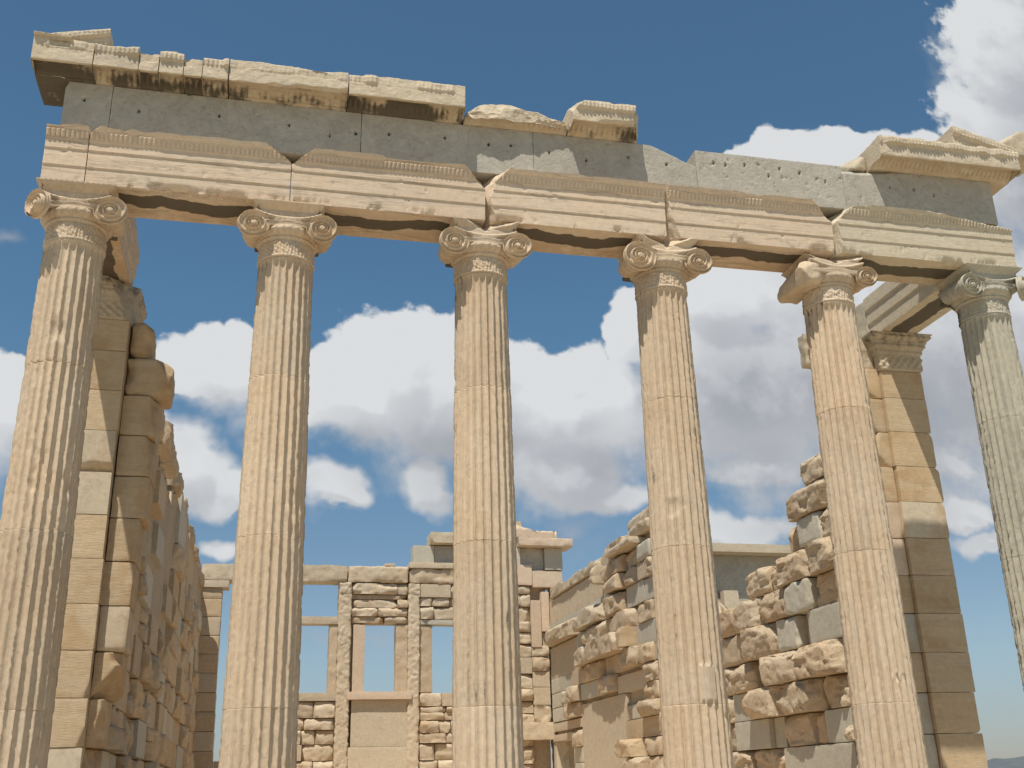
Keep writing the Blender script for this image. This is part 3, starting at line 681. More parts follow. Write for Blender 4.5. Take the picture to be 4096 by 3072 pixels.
# ------------------------------------------------------------------ anta piers
ZK = [.27+.49*k for k in range(-1, 13)]          # course joints
def anta_cap(parent, x0, x1, y0, y1, seed, mat='cornice', fr_cut=(), ks=1.):
    def fn(V, V0, N):
        V = V.copy(); z = V0[:, 2]; t = z-6.06
        o_ = .012*sst(t, .0, .02)+.020*sst(t, .24, .26)+.035*sst(t, .30, .36)+.02*sst(t, .38, .40)+.045*sst(t, .42, .48)+.02*sst(t, .50, .51)
        a_ = V0[:, 0]+V0[:, 1]
        e = .014*np.abs(np.cos(a_*np.pi/.055))*sst(t, .31, .33)*sst(-t, -.38, -.36)+.012*np.abs(np.cos(a_*np.pi/.045))*sst(t, .43, .44)*sst(-t, -.49, -.48)
        lo_ = .012*np.cos(a_*2*np.pi/.11+9*t)*np.cos(t*55)*sst(t, .03, .05)*sst(-t, -.23, -.2)
        k = ks*o_+e+lo_
        cx_, cy_ = (x0+x1)/2, (y0+y1)/2
        V[:, 0] += np.sign(V0[:, 0]-cx_)*k*(np.abs(V0[:, 0]-cx_) > (x1-x0)/2-.02)
        V[:, 1] += np.sign(V0[:, 1]-cy_)*k*(np.abs(V0[:, 1]-cy_) > (y1-y0)/2-.02)
        return V
    return box('capital', parent, (x0, y0, 6.06), (x1, y1, 6.585), mat, xs=lin(x0, x1, .0125), ys=lin(y0, y1, .02), zs=lin(6.06, 6.585, .0125), r=.005, amp=.006, freq=18, seed=seed, fn=fn, cuts=fr_cut,
               stain=lambda V, V0, N: .34+.14*sst(V0[:, 2], 6.3, 6.5))
def mott(sd): return lambda V, V0, N: np.clip(fbm(V0*np.array([2.2, 2.2, 3.5]), sd, 4)*2.2-.1, 0, .8)
nrth = thing('anta_pier', (10.55, 2.3, 0), 'tall orange stone pier behind the right corner column, with a carved band on top', 'stone pier')
rng = random.Random(5)
for k in range(0, 13):
    z0, z1 = ZK[k]+.002, ZK[k+1]-.002
    if k == 12: z1 = 6.055
    xr = 10.89+rng.uniform(-.012, .012)+(.03 if k in (8, 9) else 0); xl = 10.27+rng.uniform(-.01, .01)
    cts = []
    if k in (9, 10, 8): cts = [((xr, 1.88, z1-.06), (1, -.2, .8)), ((xr, 1.88, z0+.04), (1, -.2, -.6))]
    if k in (1, 2, 3): cts = [((xr-.02, 1.88, z0+.03), (.9, -.4, -1))]
    mt = {12: 'orange', 11: 'warm', 10: 'orange', 9: 'orange', 8: 'smooth', 7: 'warm', 6: 'orange', 5: 'warm', 4: 'warm', 3: 'orange', 2: 'orange'}.get(k, 'warm')
    box('pier_block', nrth, (xl, 1.90, z0), (xr, 2.75, z1), mt, res=.04, r=.006, amp=.004, seed=820+k, cuts=cts, ochre=mott(820+k))
anta_cap(nrth, 10.26, 10.90, 1.88, 2.80, 831)
# stub of the lost cross wall: each course set back a little from the pier, ends broken
stR = {12: 9.90, 11: 9.85, 10: 9.95, 9: 9.70, 8: 9.75, 7: 9.75, 6: 9.75, 5: 9.8, 4: 9.9, 3: 9.85, 2: 9.9, 1: 9.85}
for k in range(1, 13):
    z0, z1 = ZK[k]+.003, min(ZK[k+1]-.003, 6.10)
    x0 = stR[k]
    mt = {12: 'orange', 11: 'warm', 10: 'orange', 9: 'orange', 8: 'peachnew', 7: 'peachnew', 6: 'orange', 5: 'grey', 4: 'warm', 3: 'grey', 2: 'grey'}.get(k, 'warm')
    cts = []
    if k in (12, 11, 10, 9): cts = [((x0+.16, 1.95, z0+.3), (-1, -.75, .2)), ((x0+.2, 1.95, z0+.1), (-.8, -.9, -.7))]
    box('stub_block', nrth, (x0, 1.96, z0), (10.262, 2.60, z1), mt, res=.035, r=.012, amp=.006, seed=850+k, cuts=cts, rough=.05, ochre=mott(850+k))
box('stub_capital', nrth, (9.20, 2.0, 6.11), (10.24, 2.16, 6.57), 'cornice', res=.03, r=.012, amp=.02, freq=16, seed=870, cuts=[((10.0, 1.95, 6.15), (.2, -1, -.8))], stain=lambda V, V0, N: .25)

sth = thing('anta_pier', (0, 2.3, 0), 'tall pale stone pier behind the left corner column, with bulging broken stones along one side', 'stone pier')
for k in range(0, 13):
    z0, z1 = ZK[k]+.002, ZK[k+1]-.002
    if k == 12: z1 = 6.055
    cts = []
    if k in (9, 10): cts = [((-.1, 1.87, z0+.10), (.05, -1, -1.2))] if k == 9 else []
    if k in (3, 4): cts = [((.31, 1.87, z0+.1), (1, -.6, -.3))]
    fn = None
    if k == 8: fn = lambda V, V0, N: V+np.outer(.05*(V0[:, 1] < 1.895)*sst(V0[:, 2], 4.37, 4.385)*sst(-V0[:, 2], -4.50, -4.485)*sst(-V0[:, 0], -.0, .02), [0, 1, 0])
    if k == 2: fn = lambda V, V0, N: V+np.outer(.06*(V0[:, 1] < 1.895)*sst(-np.hypot((V0[:, 0]-.155)/.022, (V0[:, 2]-1.53)/.04), -1.2, -.8), [0, 1, 0])
    box('pier_block', sth, (-.33, 1.88+rng.uniform(-.004, .004), z0), (.335+rng.uniform(-.008, .008), 2.75, z1), {12: 'warm', 9: 'smooth', 8: 'smooth', 4: 'orange', 2: 'smooth'}.get(k, 'warm'), res=.025, r=.005, amp=.004, seed=880+k, cuts=cts, fn=fn, ochre=mott(880+k))
anta_cap(sth, -.335, .335, 1.86, 2.80, 832, ks=.45, fr_cut=[((.20, 1.84, 6.3), (.9, -1., .3))])
stL = {12: .60, 11: .80, 10: .73, 9: .73, 8: .72, 7: .66, 6: .65, 5: .66, 4: .62, 3: .50, 2: .46, 1: .74}
for k in range(1, 13):
    z0, z1 = ZK[k]+.003, min(ZK[k+1]-.003, 6.12); x1 = stL[k]; cts = []; r = .014; am = .006
    if k in (11, 12): r, am = .10, .02; cts = [((x1-.02, 2.02, z1-.12), (1, -.6, .9)), ((x1-.02, 2.02, z0+.1), (1, -.7, -.9))]
    if k == 11: x1 = .86
    if k in (10, 9): cts = [((x1-.05, 2.03, z1-.2), (1, -.35, .2))]
    if k == 5: r = .04
    if k == 4: cts = [((.50, 2.03, z0+.24), (1, -.4, -.8)), ((.52, 2.03, z1-.05), (1, -1, .5))]
    if k == 3: cts = [((.44, 2.03, z0+.2), (1., -.5, -.1))]
    if k == 2: cts = [((.40, 2.03, z0+.3), (1., -.2, .45))]
    box('stub_block', sth, (.342, 2.02, z0), (x1, 2.62, z1), {6: 'warm', 5: 'smooth', 4: 'orange'}.get(k, 'warm'), res=.03, r=r, amp=am, freq=5, seed=900+k, cuts=cts, rough=.04,
        ochre=lambda V, V0, N, x1=x1: sst(V0[:, 0], x1-.22, x1-.05)*.8)

# ------------------------------------------------------------------ ruined walls
def stone(name, parent, frame, a0, a1, z0, z1, prot, seed, mat, ncut=5, deep=.35, res=.05, flat=False, amp=.03, wornr=0):
    """a stone in wall coordinates: a along the wall, b out of the wall face, z up. frame maps (a,b,z) to the world."""
    rng = random.Random(seed)
    lo = np.array([a0, -deep, z0]); hi = np.array([a1, prot, z1])
    V, Fq = gridbox(lin(a0, a1, res), lin(-deep, prot, res), lin(z0, z1, res))
    if flat: V, N = rounded(V, lo, hi, wornr or .012, seed, 1.5, .012 if wornr else .004, 9)
    else:
        V, N = rounded(V, lo, hi, min(.012, (z1-z0)*.15), seed, 1., amp*.15, 6)
        L = (a1-a0); H = (z1-z0); c0 = np.array([(a0+a1)/2, prot-.5*min(prot+.1, .42), (z0+z1)/2])
        hb = min(prot+.1, .42)*.5
        for k in range(ncut+7):
            if k < 2: n = np.array([rng.uniform(-.35, .35), 1., rng.uniform(.35, 1.5)]); f = rng.uniform(.58, .86)
            elif k == 2: n = np.array([rng.uniform(-.4, .4), 1., rng.uniform(-.8, .0)]); f = rng.uniform(.65, .9)
            elif k < ncut: n = np.array([rng.choice((-1, 1))*rng.uniform(.5, 1.3), rng.uniform(.5, 1.1), rng.uniform(-.5, .8)]); f = rng.uniform(.70, .92)
            else: n = np.array([rng.uniform(-1.2, 1.2), 1., rng.uniform(-.9, 1.3)]); f = rng.uniform(.72, .93)
            n /= np.linalg.norm(n)
            h = abs(n[0])*L/2+abs(n[1])*hb+abs(n[2])*H/2
            # each break plane gets its own shift along the stone so that the facets interlock
            V = cut(V, c0+n*h*f+np.array([0, 0, 0]), n, seed+k, .010, 9.)
        front = sst(V[:, 1], -.12, .02)
        strata = np.abs(fbm(V*np.array([2.2, 3, 15.]), seed+3, 3, .5)); ch = fbm(V*np.array([11, 11, 16.]), seed+4, 4, .62)
        wq = V*np.array([2.6, 2.6, 7.5])+.9*np.stack([fbm(V*3, seed+21, 3), fbm(V*3, seed+22, 3), 1.6*fbm(V*2.2, seed+23, 3)], 1)+seed*.37
        iq = np.floor(wq).astype(np.int64); step = .5+.5*_h(iq[:, 0], iq[:, 1]*0, iq[:, 2], seed)
        V = V-np.outer((amp*.6*sst(-strata, -.10, 0)+amp*.22*np.abs(ch)+amp*1.5*step*min(1, max(prot, .05)/.12))*front, [0, 1, 0])+np.outer(amp*.2*ch*front, [1, 0, 0])
        V[:, 2] = np.clip(V[:, 2], z0, z1)
    if frame[0] == 'Y-':   W3 = np.stack([V[:, 0], frame[1]-V[:, 1], V[:, 2]], 1)
    elif frame[0] == 'X-': W3 = np.stack([frame[1]-V[:, 1], V[:, 0], V[:, 2]], 1); 
    else:                  W3 = np.stack([frame[1]+V[:, 1], V[:, 0], V[:, 2]], 1)
    if frame[0] in ('Y-', 'X+'): Fq = Fq[:, ::-1]
    if frame[0] == 'X+': pass
    oc = np.clip(fbm(W3*1.7, seed+8, 3)*1.6, 0, .9)*(not flat)
    return link(name, W3, Fq, mat, parent, np.zeros(len(V)), oc)

def ruin_side(th_, frame, rows, y0, y1, topf, seed, fixed, maxparts=96, protr=(.05, .34), pal=('rubble', 'rubble', 'rubble', 'warm', 'grey'), xcore=None, lens=(.55, 1.25)):
    rng = random.Random(seed); n = 0
    for r_ in range(len(rows)-1):
        z0, z1 = rows[r_], rows[r_+1]; y = y0
        while y < y1-.15:
            L = rng.uniform(*lens); a1 = min(y+L, y1)
            if y1-a1 < .3: a1 = y1
            ym = (y+a1)/2
            hit = None
            for f in fixed:
                if f[0] < a1-.02 and f[1] > y+.02 and f[2] < z1-.08 and f[3] > z0+.08:
                    hit = f if hit is None or f[0] < hit[0] else hit
            if hit is not None:
                if hit[0] <= y+.18: y = max(hit[1], y+.05); continue
                a1 = hit[0]; ym = (y+a1)/2
            if topf(ym) < z0+.15: y = a1; continue
            zz1 = min(z1, topf(ym))
            mt = rng.choice(pal); fl = mt == 'grey' and rng.random() < .75
            if mt in ('warm', 'orange', 'rubble') and rng.random() < .30: fl = True
            pr = rng.uniform(*protr) if not fl else rng.uniform(.0, .07)
            if n < maxparts and not fl and ym < 9 and zz1-z0 > .4 and rng.random() < .5:
                zm = z0+(zz1-z0)*rng.uniform(.38, .62)
                stone('wall_stone', th_, frame, y+.006, a1-.006, z0+.006, zm-.004, pr, seed*1000+n+500, mt, ncut=rng.randint(4, 6), res=.03)
                stone('wall_stone', th_, frame, y+.02, a1-.01, zm+.004, zz1-.006, pr*rng.uniform(.3, .9), seed*1000+n, mt, ncut=rng.randint(4, 6), res=.03); n += 1
            elif n < maxparts:
                stone('wall_stone', th_, frame, y+.006, a1-.006, z0+.006, zz1-.006, pr, seed*1000+n, mt, ncut=rng.randint(4, 7), flat=fl, res=.033 if ym < 9 else .05)
            n += 1; y = a1
    print(th_.name, 'stones', n)

# right (north) wall -------------------------------------------------
NX = 10.28
nw = thing('ruined_wall', (10.6, 11, 0), 'sunlit ruined wall of jagged stones receding on the right, sagging in the middle', 'wall')
def topN(y):
    pts = [(2.6, 4.2), (3.0, 4.68), (3.6, 4.68), (3.9, 4.62), (4.6, 4.60), (4.9, 4.19), (5.7, 4.10), (6.7, 4.0), (7.2, 3.62), (8.2, 3.45), (9.5, 4.1), (10.5, 5.0), (11.35, 5.75), (11.5, 6.0), (12., 6.15), (13., 6.2), (16, 6.22), (20.3, 6.25)]
    return float(np.interp(y, [p[0] for p in pts], [p[1] for p in pts]))
FIXN = [ # a0, a1, z0, z1, prot, mat, flat   (blocks one can make out in the photograph)
 (14.85, 20.3, 5.12, 5.80, .0, 'far', True), (14.8, 20.3, 4.94, 5.115, .03, 'grey', True),
 (11.9, 13.1, 4.50, 4.97, .06, 'grey', True), (11.25, 12.6, 3.55, 4.05, .06, 'grey', True), (10.9, 11.5, 3.2, 3.95, .05, 'grey', True),
 (14.7, 20.2, 5.83, 6.05, .10, 'far', False),
 (17.1, 20.25, 3.58, 4.45, .02, 'smooth', True), (13.7, 17.3, .75, 2.69, .02, 'smooth', True), (17.35, 20.25, 2.14, 2.37, .03, 'smooth', True),
 (17.95, 20.25, .4, 2.13, 9, None, True),   # doorway
 (12.3, 14.3, 2.69, 3.1, .0, 'smooth', True)]
# stones one can make out: y0, y1, z0, z1, how far it stands out, stone, finish (0 broken, 1 dressed, 2 dressed with worn edges)
STONES = [(3.49, 4.71, 4.55, 5.0, 0.22, 'rubble', 0), (3.06, 3.49, 4.55, 5.0, 0.1, 'grey', 1), (3.38, 4.33, 5.0, 5.42, 0.16, 'rubble', 0), (4.53, 5.08, 4.09, 4.55, 0.05, 'warm', 0), (3.79, 4.53, 4.09, 4.55, 0.16, 'grey', 2), (3.35, 3.79, 4.09, 4.55, 0.2, 'rubble', 0), (5.78, 6.64, 3.63, 4.09, 0.18, 'rubble', 0), (5.43, 5.78, 3.63, 4.09, 0.06, 'warm', 0), (4.25, 5.43, 3.63, 4.09, 0.26, 'rubble', 0), (3.45, 4.25, 3.63, 4.09, 0.3, 'rubble', 0), (7.24, 7.98, 3.15, 3.63, 0.2, 'rubble', 0), (6.12, 7.24, 3.15, 3.63, 0.24, 'rubble', 0), (5.14, 6.12, 3.15, 3.63, 0.22, 'rubble', 0), (4.35, 5.14, 3.15, 3.63, 0.2, 'grey', 2), (3.51, 4.35, 3.15, 3.63, 0.12, 'orange', 0), (6.93, 8.0, 2.64, 3.15, 0.1, 'rubble', 2), (5.6, 6.93, 2.64, 3.15, 0.3, 'rubble', 0), (4.9, 5.6, 2.64, 3.15, 0.16, 'grey', 2), (4.54, 4.9, 2.64, 3.15, -0.02, 'warm', 1), (3.6, 4.54, 2.64, 3.15, 0.14, 'grey', 1), (7.57, 8.02, 2.16, 2.64, 0.14, 'rubble', 0), (6.59, 7.57, 2.16, 2.64, 0.22, 'rubble', 0), (6.17, 6.59, 2.16, 2.64, 0.0, 'grey', 1), (4.88, 6.17, 2.16, 2.64, 0.34, 'rubble', 0), (3.65, 4.88, 2.16, 2.64, 0.36, 'rubble', 0), (7.65, 8.06, 1.7, 2.16, 0.16, 'rubble', 0), (6.9, 7.65, 1.7, 2.16, 0.08, 'grey', 1), (5.63, 6.9, 1.7, 2.16, 0.34, 'rubble', 0), (4.41, 5.63, 1.7, 2.16, 0.3, 'rubble', 0), (3.65, 4.41, 1.7, 2.16, 0.14, 'rubble', 0), (7.61, 8.04, 1.23, 1.7, 0.1, 'rubble', 0), (6.27, 7.61, 1.23, 1.7, 0.12, 'grey', 1), (5.88, 6.27, 1.23, 1.7, 0.03, 'grey', 1), (4.8, 5.88, 1.23, 1.7, 0.12, 'rubble', 0), (4.49, 4.8, 1.23, 1.7, 0.08, 'orange', 0), (3.7, 4.49, 1.23, 1.7, 0.08, 'grey', 1), (7.07, 8.08, 0.8, 1.23, 0.16, 'rubble', 0), (5.89, 7.07, 0.8, 1.23, 0.1, 'rubble', 0), (3.7, 5.89, 0.8, 1.23, 0.1, 'grey', 1)] + [(16.92, 20.19, 4.48, 4.93, 0.28, 'far', 0), (14.43, 16.92, 4.48, 4.93, 0.34, 'far', 0), (13.2, 14.43, 4.48, 4.93, 0.28, 'rubble', 0), (14.19, 16.48, 4.05, 4.47, 0.28, 'far', 0), (12.57, 14.19, 4.05, 4.47, 0.24, 'rubble', 0), (11.24, 12.55, 4.05, 4.47, 0.1, 'rubble', 0), (13.11, 16.01, 3.6, 4.04, 0.4, 'rubble', 0), (11.9, 13.73, 5.78, 5.94, 0.34, 'far', 2), (12.92, 14.62, 5.95, 6.22, 0.1, 'rubble', 0), (11.14, 12.92, 5.95, 6.22, 0.16, 'rubble', 0), (11.35, 12.97, 6.22, 6.5, 0.05, 'far', 0), (13.02, 14.61, 5.36, 5.76, 0.24, 'rubble', 0), (11.24, 12.1, 5.36, 5.76, 0.12, 'grey', 2), (13.1, 14.08, 4.98, 5.34, 0.34, 'rubble', 0), (12.23, 13.1, 4.98, 5.34, 0.16, 'rubble', 0), (11.59, 12.18, 4.98, 5.34, 0.08, 'far', 1)]
FIXN += [(a_[0], a_[1], a_[2], a_[3], a_[4], a_[5], None) for a_ in STONES]
for q_, f in enumerate(FIXN):
    if f[5] is None or f[6] is None: continue
    stone('repair_block' if f[5] in ('grey', 'smooth') else 'wall_stone', nw, ('X-', NX), f[0]+.004, f[1]-.004, f[2]+.004, f[3]-.004, f[4], 4000+q_, f[5], flat=f[6], res=.05 if f[0] < 9 else .08, ncut=4)
for q_, a_ in enumerate(STONES):
    stone('repair_block' if a_[6] else 'wall_stone', nw, ('X-', NX), a_[0]+.006, a_[1]-.006, a_[2]+.006, a_[3]-.006, a_[4]+.02, 4700+q_, a_[5], flat=a_[6] > 0, wornr=.06 if a_[6] == 2 else 0, res=.03 if a_[0] < 9 else .05, ncut=5)
def frame_box(nm, y0, y1, z0, z1, pr, mt='smooth'): stone(nm, nw, ('X-', NX), y0, y1, z0, z1, pr, int(y0*100+z0*10), mt, flat=True, res=.08)
frame_box('door_jamb', 19.98, 20.25, .4, 1.88, .02); frame_box('door_jamb', 17.97, 18.18, .4, 1.88, .02); frame_box('door_lintel', 17.97, 20.2, 1.884, 2.06, .05, 'smooth')
ruin_side(nw, ('X-', NX), [.27, .78, 1.24, 1.71, 2.17, 2.66, 3.17, 3.66, 4.12, 4.60, 4.97], 2.62, 11.2, topN, 21, FIXN, maxparts=30, protr=(.14, .44), pal=('rubble', 'rubble', 'rubble', 'rubble', 'warm', 'warm', 'rubble', 'grey'))
ruin_side(nw, ('X-', NX), [.40, .90, 1.28, 1.66, 2.08, 2.40, 2.78, 3.18, 3.60, 4.05, 4.48, 4.95, 5.35, 5.80, 6.22], 11.2, 20.28, topN, 22, FIXN, maxparts=45, protr=(.10, .46), lens=(.8, 1.9))
# the body of the wall behind its broken face
def corefn(top, ax):
    def fn(V, V0, N):
        V = V.copy(); t = V0[:, 2] > 0
        tp = np.array([top(y) for y in V0[:, 1]])+.05*fbm(V0*2.5, 3, 3)-.10
        V[:, 2] = np.where(V0[:, 2] > .5, np.minimum(V0[:, 2], tp), V0[:, 2])
        return V
    return fn
def core(parent, x0, x1, y0, y1, top, seed, hole=None):
    rowsz = lin(0, 6.2, .12)
    segs = [(y0, y1, 0., 6.25)] if hole is None else [(y0, hole[0], 0., 6.25), (hole[1], y1, 0., 6.25), (hole[0]+.003, hole[1]-.003, hole[2], 6.25)]
    Vs = []
    for (a_, b_, c_, d_) in segs:
        V, Fq = gridbox(lin(x0, x1, .15), lin(a_, b_, .12), lin(c_, d_, .12)); V0 = V.copy()
        V, N = rounded(V, (x0, a_, c_), (x1, b_, d_), .05, seed, 1, .03, 3)
        tp = np.array([top(y) for y in V0[:, 1]])-np.where(V0[:, 1] < 9, .50, .06)+.16*fbm(V0*3.5, 3, 4); V = V+.07*fbm(V0*4.2, 5, 4)[:, None]; V[:, 2] = np.minimum(V[:, 2], tp)
        Vs.append((V, Fq))
    V, Fq = join(Vs); return link('wall_core', V, Fq, 'core', parent, np.zeros(len(V)))
core(nw, 10.36, 10.86, 2.78, 20.9, topN, 60, hole=(18.15, 19.98, 1.9))

# left (south) wall ---------------------------------------------------
SX = .40
sw = thing('ruined_wall', (0, 11, 0), 'shaded ruined wall of patched and broken stones receding on the left', 'wall')
topS = lambda y: 6.12+.10*math.sin(y*1.9)+.05*math.sin(y*5.3)
rs = random.Random(9); FIXS = []
for (a0, a1, zz0) in ((3.0, 4.2, 3.70), (3.1, 3.9, 2.23), (4.4, 5.6, 3.21), (3.3, 4.4, 1.74), (5.4, 6.6, 1.25), (6.9, 8.4, 1.74), (4.3, 5.2, 2.23), (7.2, 8.2, 2.72), (5.8, 7.0, 2.72), (8.6, 9.8, 2.23), (6.4, 7.6, 4.19), (9.0, 10.4, 3.7), (10.8, 12.2, 1.74), (3.2, 4.1, 4.68), (5.2, 6.3, 4.68), (11.3, 12.8, 3.7), (13.2, 14.6, 2.72)):
    FIXS.append((a0, a1, zz0, zz0+.487, rs.uniform(.02, .14), rs.choice(('grey', 'warm', 'rubble')), True))
for q_, f in enumerate(FIXS): stone('repair_block', sw, ('X+', SX), f[0]+.004, f[1]-.004, f[2]+.004, f[3]-.004, f[4], 4300+q_, f[5], flat=True, res=.08)
ruin_side(sw, ('X+', SX), ZK[1:12]+[6.15], 2.64, 10.2, topS, 31, FIXS, maxparts=75, protr=(.05, .26), pal=('rubble', 'rubble', 'orange', 'warm', 'warm', 'rubble', 'grey'), lens=(.45, 1.0))
ruin_side(sw, ('X+', SX), ZK[1:12]+[6.15], 10.2, 20.28, topS, 32, FIXS, maxparts=75, protr=(.03, .20), pal=('rubble', 'orange', 'warm', 'grey'), lens=(.8, 2.2))
core(sw, -.33, .36, 2.78, 20.9, topS, 61)
# ragged stones along the crest
for k in range(14):
    y = 3.0+k*1.2+rs.uniform(-.2, .2); stone('crest_stone', sw, ('X+', SX), y, y+rs.uniform(.6, 1.1), 5.95, 6.24+rs.uniform(.0, .14), rs.uniform(.0, .12), 4400+k, 'rubble', res=.06, ncut=4)

# far (west) window wall ----------------------------------------------
WY = 20.30
ww = thing('window_wall', (5.3, 20.6, 0), 'far end wall with three tall window openings seen between the columns', 'wall')
def wb(nm, x0, x1, z0, z1, y0=0., y1=.55, mt='far', **k):
    k.setdefault('res', .05); k.setdefault('r', .012); k.setdefault('amp', .008)
    return box(nm, ww, (x0, WY+y0, z0), (x1, WY+y1, z1), mt, seed=int(x0*97+z0*31) % 5000, **k)
# left pier in courses
for k in range(0, 12):
    z0 = .3+.50*k; z1 = min(z0+.496, 6.10)
    if z0 > 6.0: break
    wb('pier_block', .30, .99-.006*k+.008*math.sin(k*7), z0, z1, mt='warm' if k % 3 else 'smooth', r=.02)
wb('pier_capital', .30, 1.10, 6.10, 6.296, y0=-.06, mt='smooth')
# beams under the top
wb('wall_beam', .34, 2.45, 6.30, 6.755, y0=-.06, mt='far', amp=.02, r=.02)
wb('wall_beam', 2.46, 4.35, 6.30, 6.77, y0=-.08, mt='far', amp=.035, freq=5, cuts=[((3.8, WY-.1, 6.33), (.1, -1, -1))])
wb('wall_beam', 4.37, 6.12, 6.305, 6.79, y0=-.05, mt='rubble', amp=.06, freq=4, r=.06)
wb('wall_beam', 6.14, 9.0, 6.305, 6.73, y0=-.05, mt='rubble', amp=.06, freq=4, r=.06)
wb('coping_slab', 6.12, 9.0, 6.735, 6.90, y0=-.12, mt='far')
wb('coping_slab', 5.42, 5.72, 6.795, 6.87, y0=.0, mt='peachnew')
# half columns between the windows
for (xa, xb) in ((2.08, 2.42), (4.14, 4.50), (6.11, 6.44), (8.12, 8.5)):
    hc = box('half_column', ww, (xa, WY-.05, .3), (xb, WY+.5, 6.29), 'far', res=.035, r=.05, amp=.036, freq=14, seed=int(xa*50),
             fn=lambda V, V0, N: V+np.outer(np.where(V0[:, 2] > 6.0, -.02, 0)*(V0[:, 1] < WY), [0, 1, 0]))
# windows: jambs, lintels, sills
def window(x0, x1, zb, zt, jl, jr, ml='far', mr='rubble', sill=True):
    if jl: wb('window_jamb', x0-(.33 if ml == 'peachnew' else jl), x0, zb, zt, y0=.06, y1=.45, mt=ml, amp=.006 if ml == 'peachnew' else .02)
    if ml == 'peachnew':
        wb('window_jamb', x0-jl, x0-.33, zb, zt, y0=.22, y1=.45, mt='far')
    if jr: wb('window_jamb', x1, x1+jr, zb, zt, y0=.06, y1=.45, mt=mr, amp=.022)
window(2.95, 3.905, 3.27, 5.13, .0, .234)
wb('window_lintel', 2.42, 4.20, 5.13, 5.335, y0=.02, y1=.45, mt='far')
wb('window_sill', 2.42, 4.15, 3.05, 3.27, y0=-.02, mt='far')
window(4.905, 5.775, 3.29, 5.13, .402, .332, ml='peachnew')
wb('window_sill', 4.43, 6.22, 3.075, 3.285, y0=-.12, mt='peachnew', amp=.003)
wb('smooth_panel', 4.57, 6.17, 1.845, 3.07, y0=.02, mt='smooth', amp=.002); wb('smooth_panel', 4.50, 6.13, .5, 1.84, y0=-.02, mt='smooth', amp=.002)
window(6.82, 7.75, 3.26, 5.12, .377, .367, ml='rubble')
wb('window_lintel', 6.45, 8.15, 5.135, 5.27, y0=.02, y1=.45, mt='grey', amp=.003)
# low wall left bay
wb('low_wall_block', 1.01, 2.07, .4, 1.55, y0=.05, mt='warm')
# rubble patches
for (xa, xb, za, zb_) in ((4.51, 6.10, 5.16, 6.29), (6.45, 8.1, 5.28, 6.29), (2.43, 4.13, .5, 3.04), (6.45, 8.1, .5, 3.25), (4.51, 6.10, .5, 3.07)): wb('wall_core', xa, xb, za, zb_, y0=.34, y1=.52, mt='core', res=.3)
def patch(x0, x1, z0, z1, rh, lens, seed, pr=(.0, .14), pal=('rubble', 'far', 'far')):
    rng = random.Random(seed); z = z0
    while z < z1-.05:
        h = rng.uniform(*rh); zt = min(z+h, z1)
        if z1-zt < rh[0]*.6: zt = z1
        x = x0
        while x < x1-.05:
            L = rng.uniform(*lens); xe = min(x+L, x1)
            if x1-xe < lens[0]*.6: xe = x1
            stone('infill_stone', ww, ('Y-', WY+.06), x+.005, xe-.005, z+.005, zt-.005, rng.uniform(*pr), seed*100+int(x*31+z*77), rng.choice(pal), ncut=rng.randint(3, 5), deep=.3, res=.045, amp=.03, flat=rng.random() < .15)
            x = xe
        z = zt
patch(4.51, 6.10, 5.16, 6.29, (.13, .36), (.35, 1.5), 51)
patch(6.45, 8.10, 5.28, 6.29, (.14, .38), (.35, 1.3), 52)
patch(2.43, 4.13, .6, 3.04, (.16, .55), (.25, .95), 53)
patch(6.45, 8.10, .6, 3.25, (.15, .5), (.25, .9), 54)
patch(8.52, 9.72, 1.0, 6.29, (.3, .5), (.45, 1.2), 55, pr=(.02, .22))
patch(9.72, 10.24, 2.4, 4.95, (.3, .5), (.5, .6), 56, pr=(.02, .2))
wb('peach_pilaster', 9.72, 10.02, 4.50, 5.86, y0=-.05, mt='peachnew', amp=.002); wb('peach_pilaster', 10.03, 10.26, 4.95, 6.1, y0=-.10, mt='peachnew', amp=.003)
wb('wall_beam', 8.9, 9.78, 6.30, 6.90, y0=-.05, mt='peachnew', amp=.008); wb('wall_beam', 9.79, 10.72, 6.25, 6.74, y0=-.02, mt='peachnew', amp=.015)
wb('corner_block', 8.6, 10.26, 1.95, 2.42, y0=-.16, mt='far', amp=.02)
wb('wall_core', 9.0, 10.25, .3, 6.28, y0=.25, y1=.60, mt='core', res=.2)
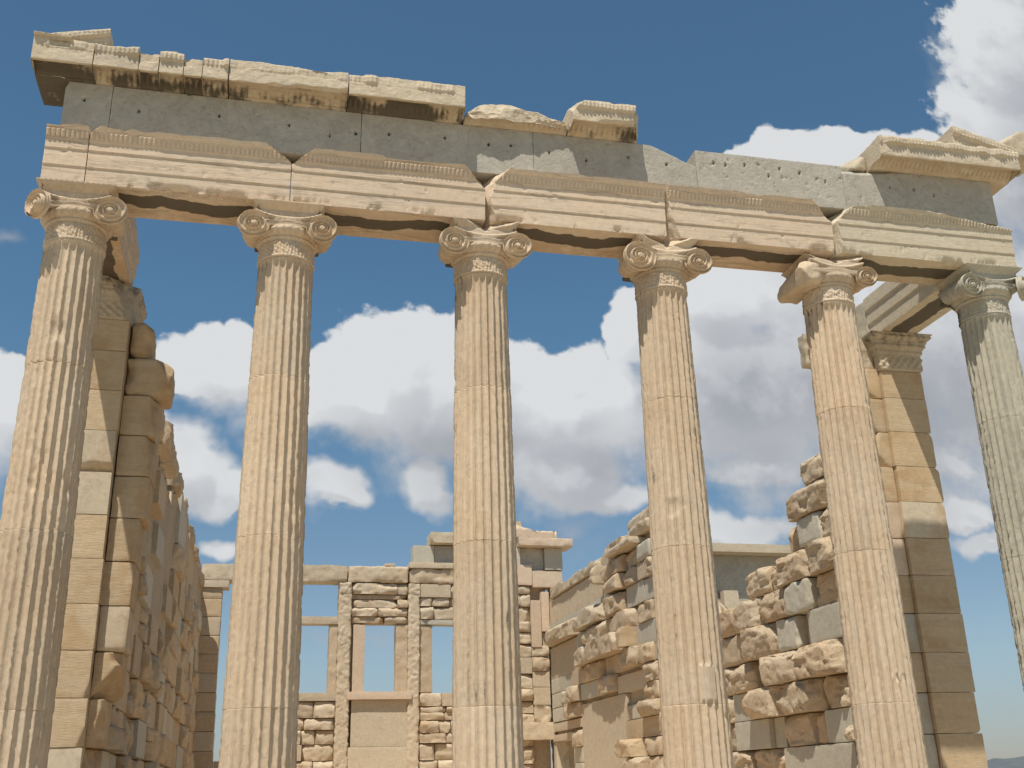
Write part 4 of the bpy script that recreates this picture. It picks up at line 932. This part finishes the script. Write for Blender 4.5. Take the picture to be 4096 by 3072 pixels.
# gable remnants
wb('gable_block', 6.24, 6.86, 6.91, 7.42, y0=.0, mt='grey', res=.06); wb('gable_block', 6.87, 7.9, 6.91, 7.42, y0=.05, mt='frieze', res=.06)
wb('gable_cornice', 6.72, 8.6, 7.45, 7.77, y0=-.28, mt='cornice', amp=.02, cuts=[((6.75, WY-.2, 7.5), (-1, -.3, -.8))])
wb('gable_block', 9.15, 9.45, 6.91, 7.42, y0=-.0, mt='grey', res=.06); wb('gable_block', 9.46, 10.18, 6.76, 7.42, y0=.10, mt='frieze', res=.06)
wb('gable_block', 10.19, 10.74, 6.76, 7.42, y0=-.04, mt='grey', res=.06, amp=.01)
wb('gable_cornice', 9.35, 11.02, 7.43, 7.68, y0=-.30, mt='peachnew', amp=.02, r=.02, freq=9)
def gfn(V, V0, N):
    V = V.copy(); t = (V0[:, 0]-9.3)/1.25; V[:, 2] = np.where(V0[:, 2] > 7.9, 8.05-.36*t+.03*fbm(V0*6, 2, 3), V[:, 2]); return V
wb('gable_cornice', 9.3, 10.55, 7.69, 8.1, y0=-.22, mt='peachnew', fn=gfn)
wb('gable_block', 9.0, 9.5, 7.75, 8.22, y0=-.05, mt='rubble', amp=.05, r=.05)

# porch building beyond the right wall ----------------------------------
PY = 15.0
np_ = thing('temple_porch', (15, 18, 0), 'shaded porch entablature with thin projecting cornice beyond the right wall', 'porch building')
pb = lambda nm, lo, hi, mt, **k: box(nm, np_, lo, hi, mt, res=k.pop('res', .12), r=.012, amp=.006, seed=int(lo[2]*77), **k)
pb('cornice', (11.6, PY-.45, 6.20), (18.4, PY+6.5, 6.42), 'cornice'); 
pb('frieze', (11.95, PY, 5.05), (18.0, PY+6.2, 6.195), 'frieze')
pb('architrave', (11.95, PY-.04, 4.10), (18.0, PY+6.2, 5.045), 'marble_pale')
for x_ in (12.4, 15.0, 17.5):
    V, Fq = lathe([(.001, -3)]+[(.46-.012*(z+3), z) for z in np.linspace(-3, 4.095, 30)]+[(.001, 4.096)], 96, fn=lambda R, T, H: np.where(R < .01, R, R-.02*np.abs(np.sin(T*12))))
    link('porch_column', V+np.array([x_, PY+.45, 0]), Fq, 'marble_pale', np_, np.zeros(len(V)))
pb('pilaster', (13.35, PY-.30, 4.0), (13.75, PY-.05, 5.25), 'smooth')
for o in bpy.data.objects:
    if '_o' in o.keys(): del o['_o']
print('objects', len(bpy.data.objects), 'verts', sum(len(m.vertices) for m in bpy.data.meshes))
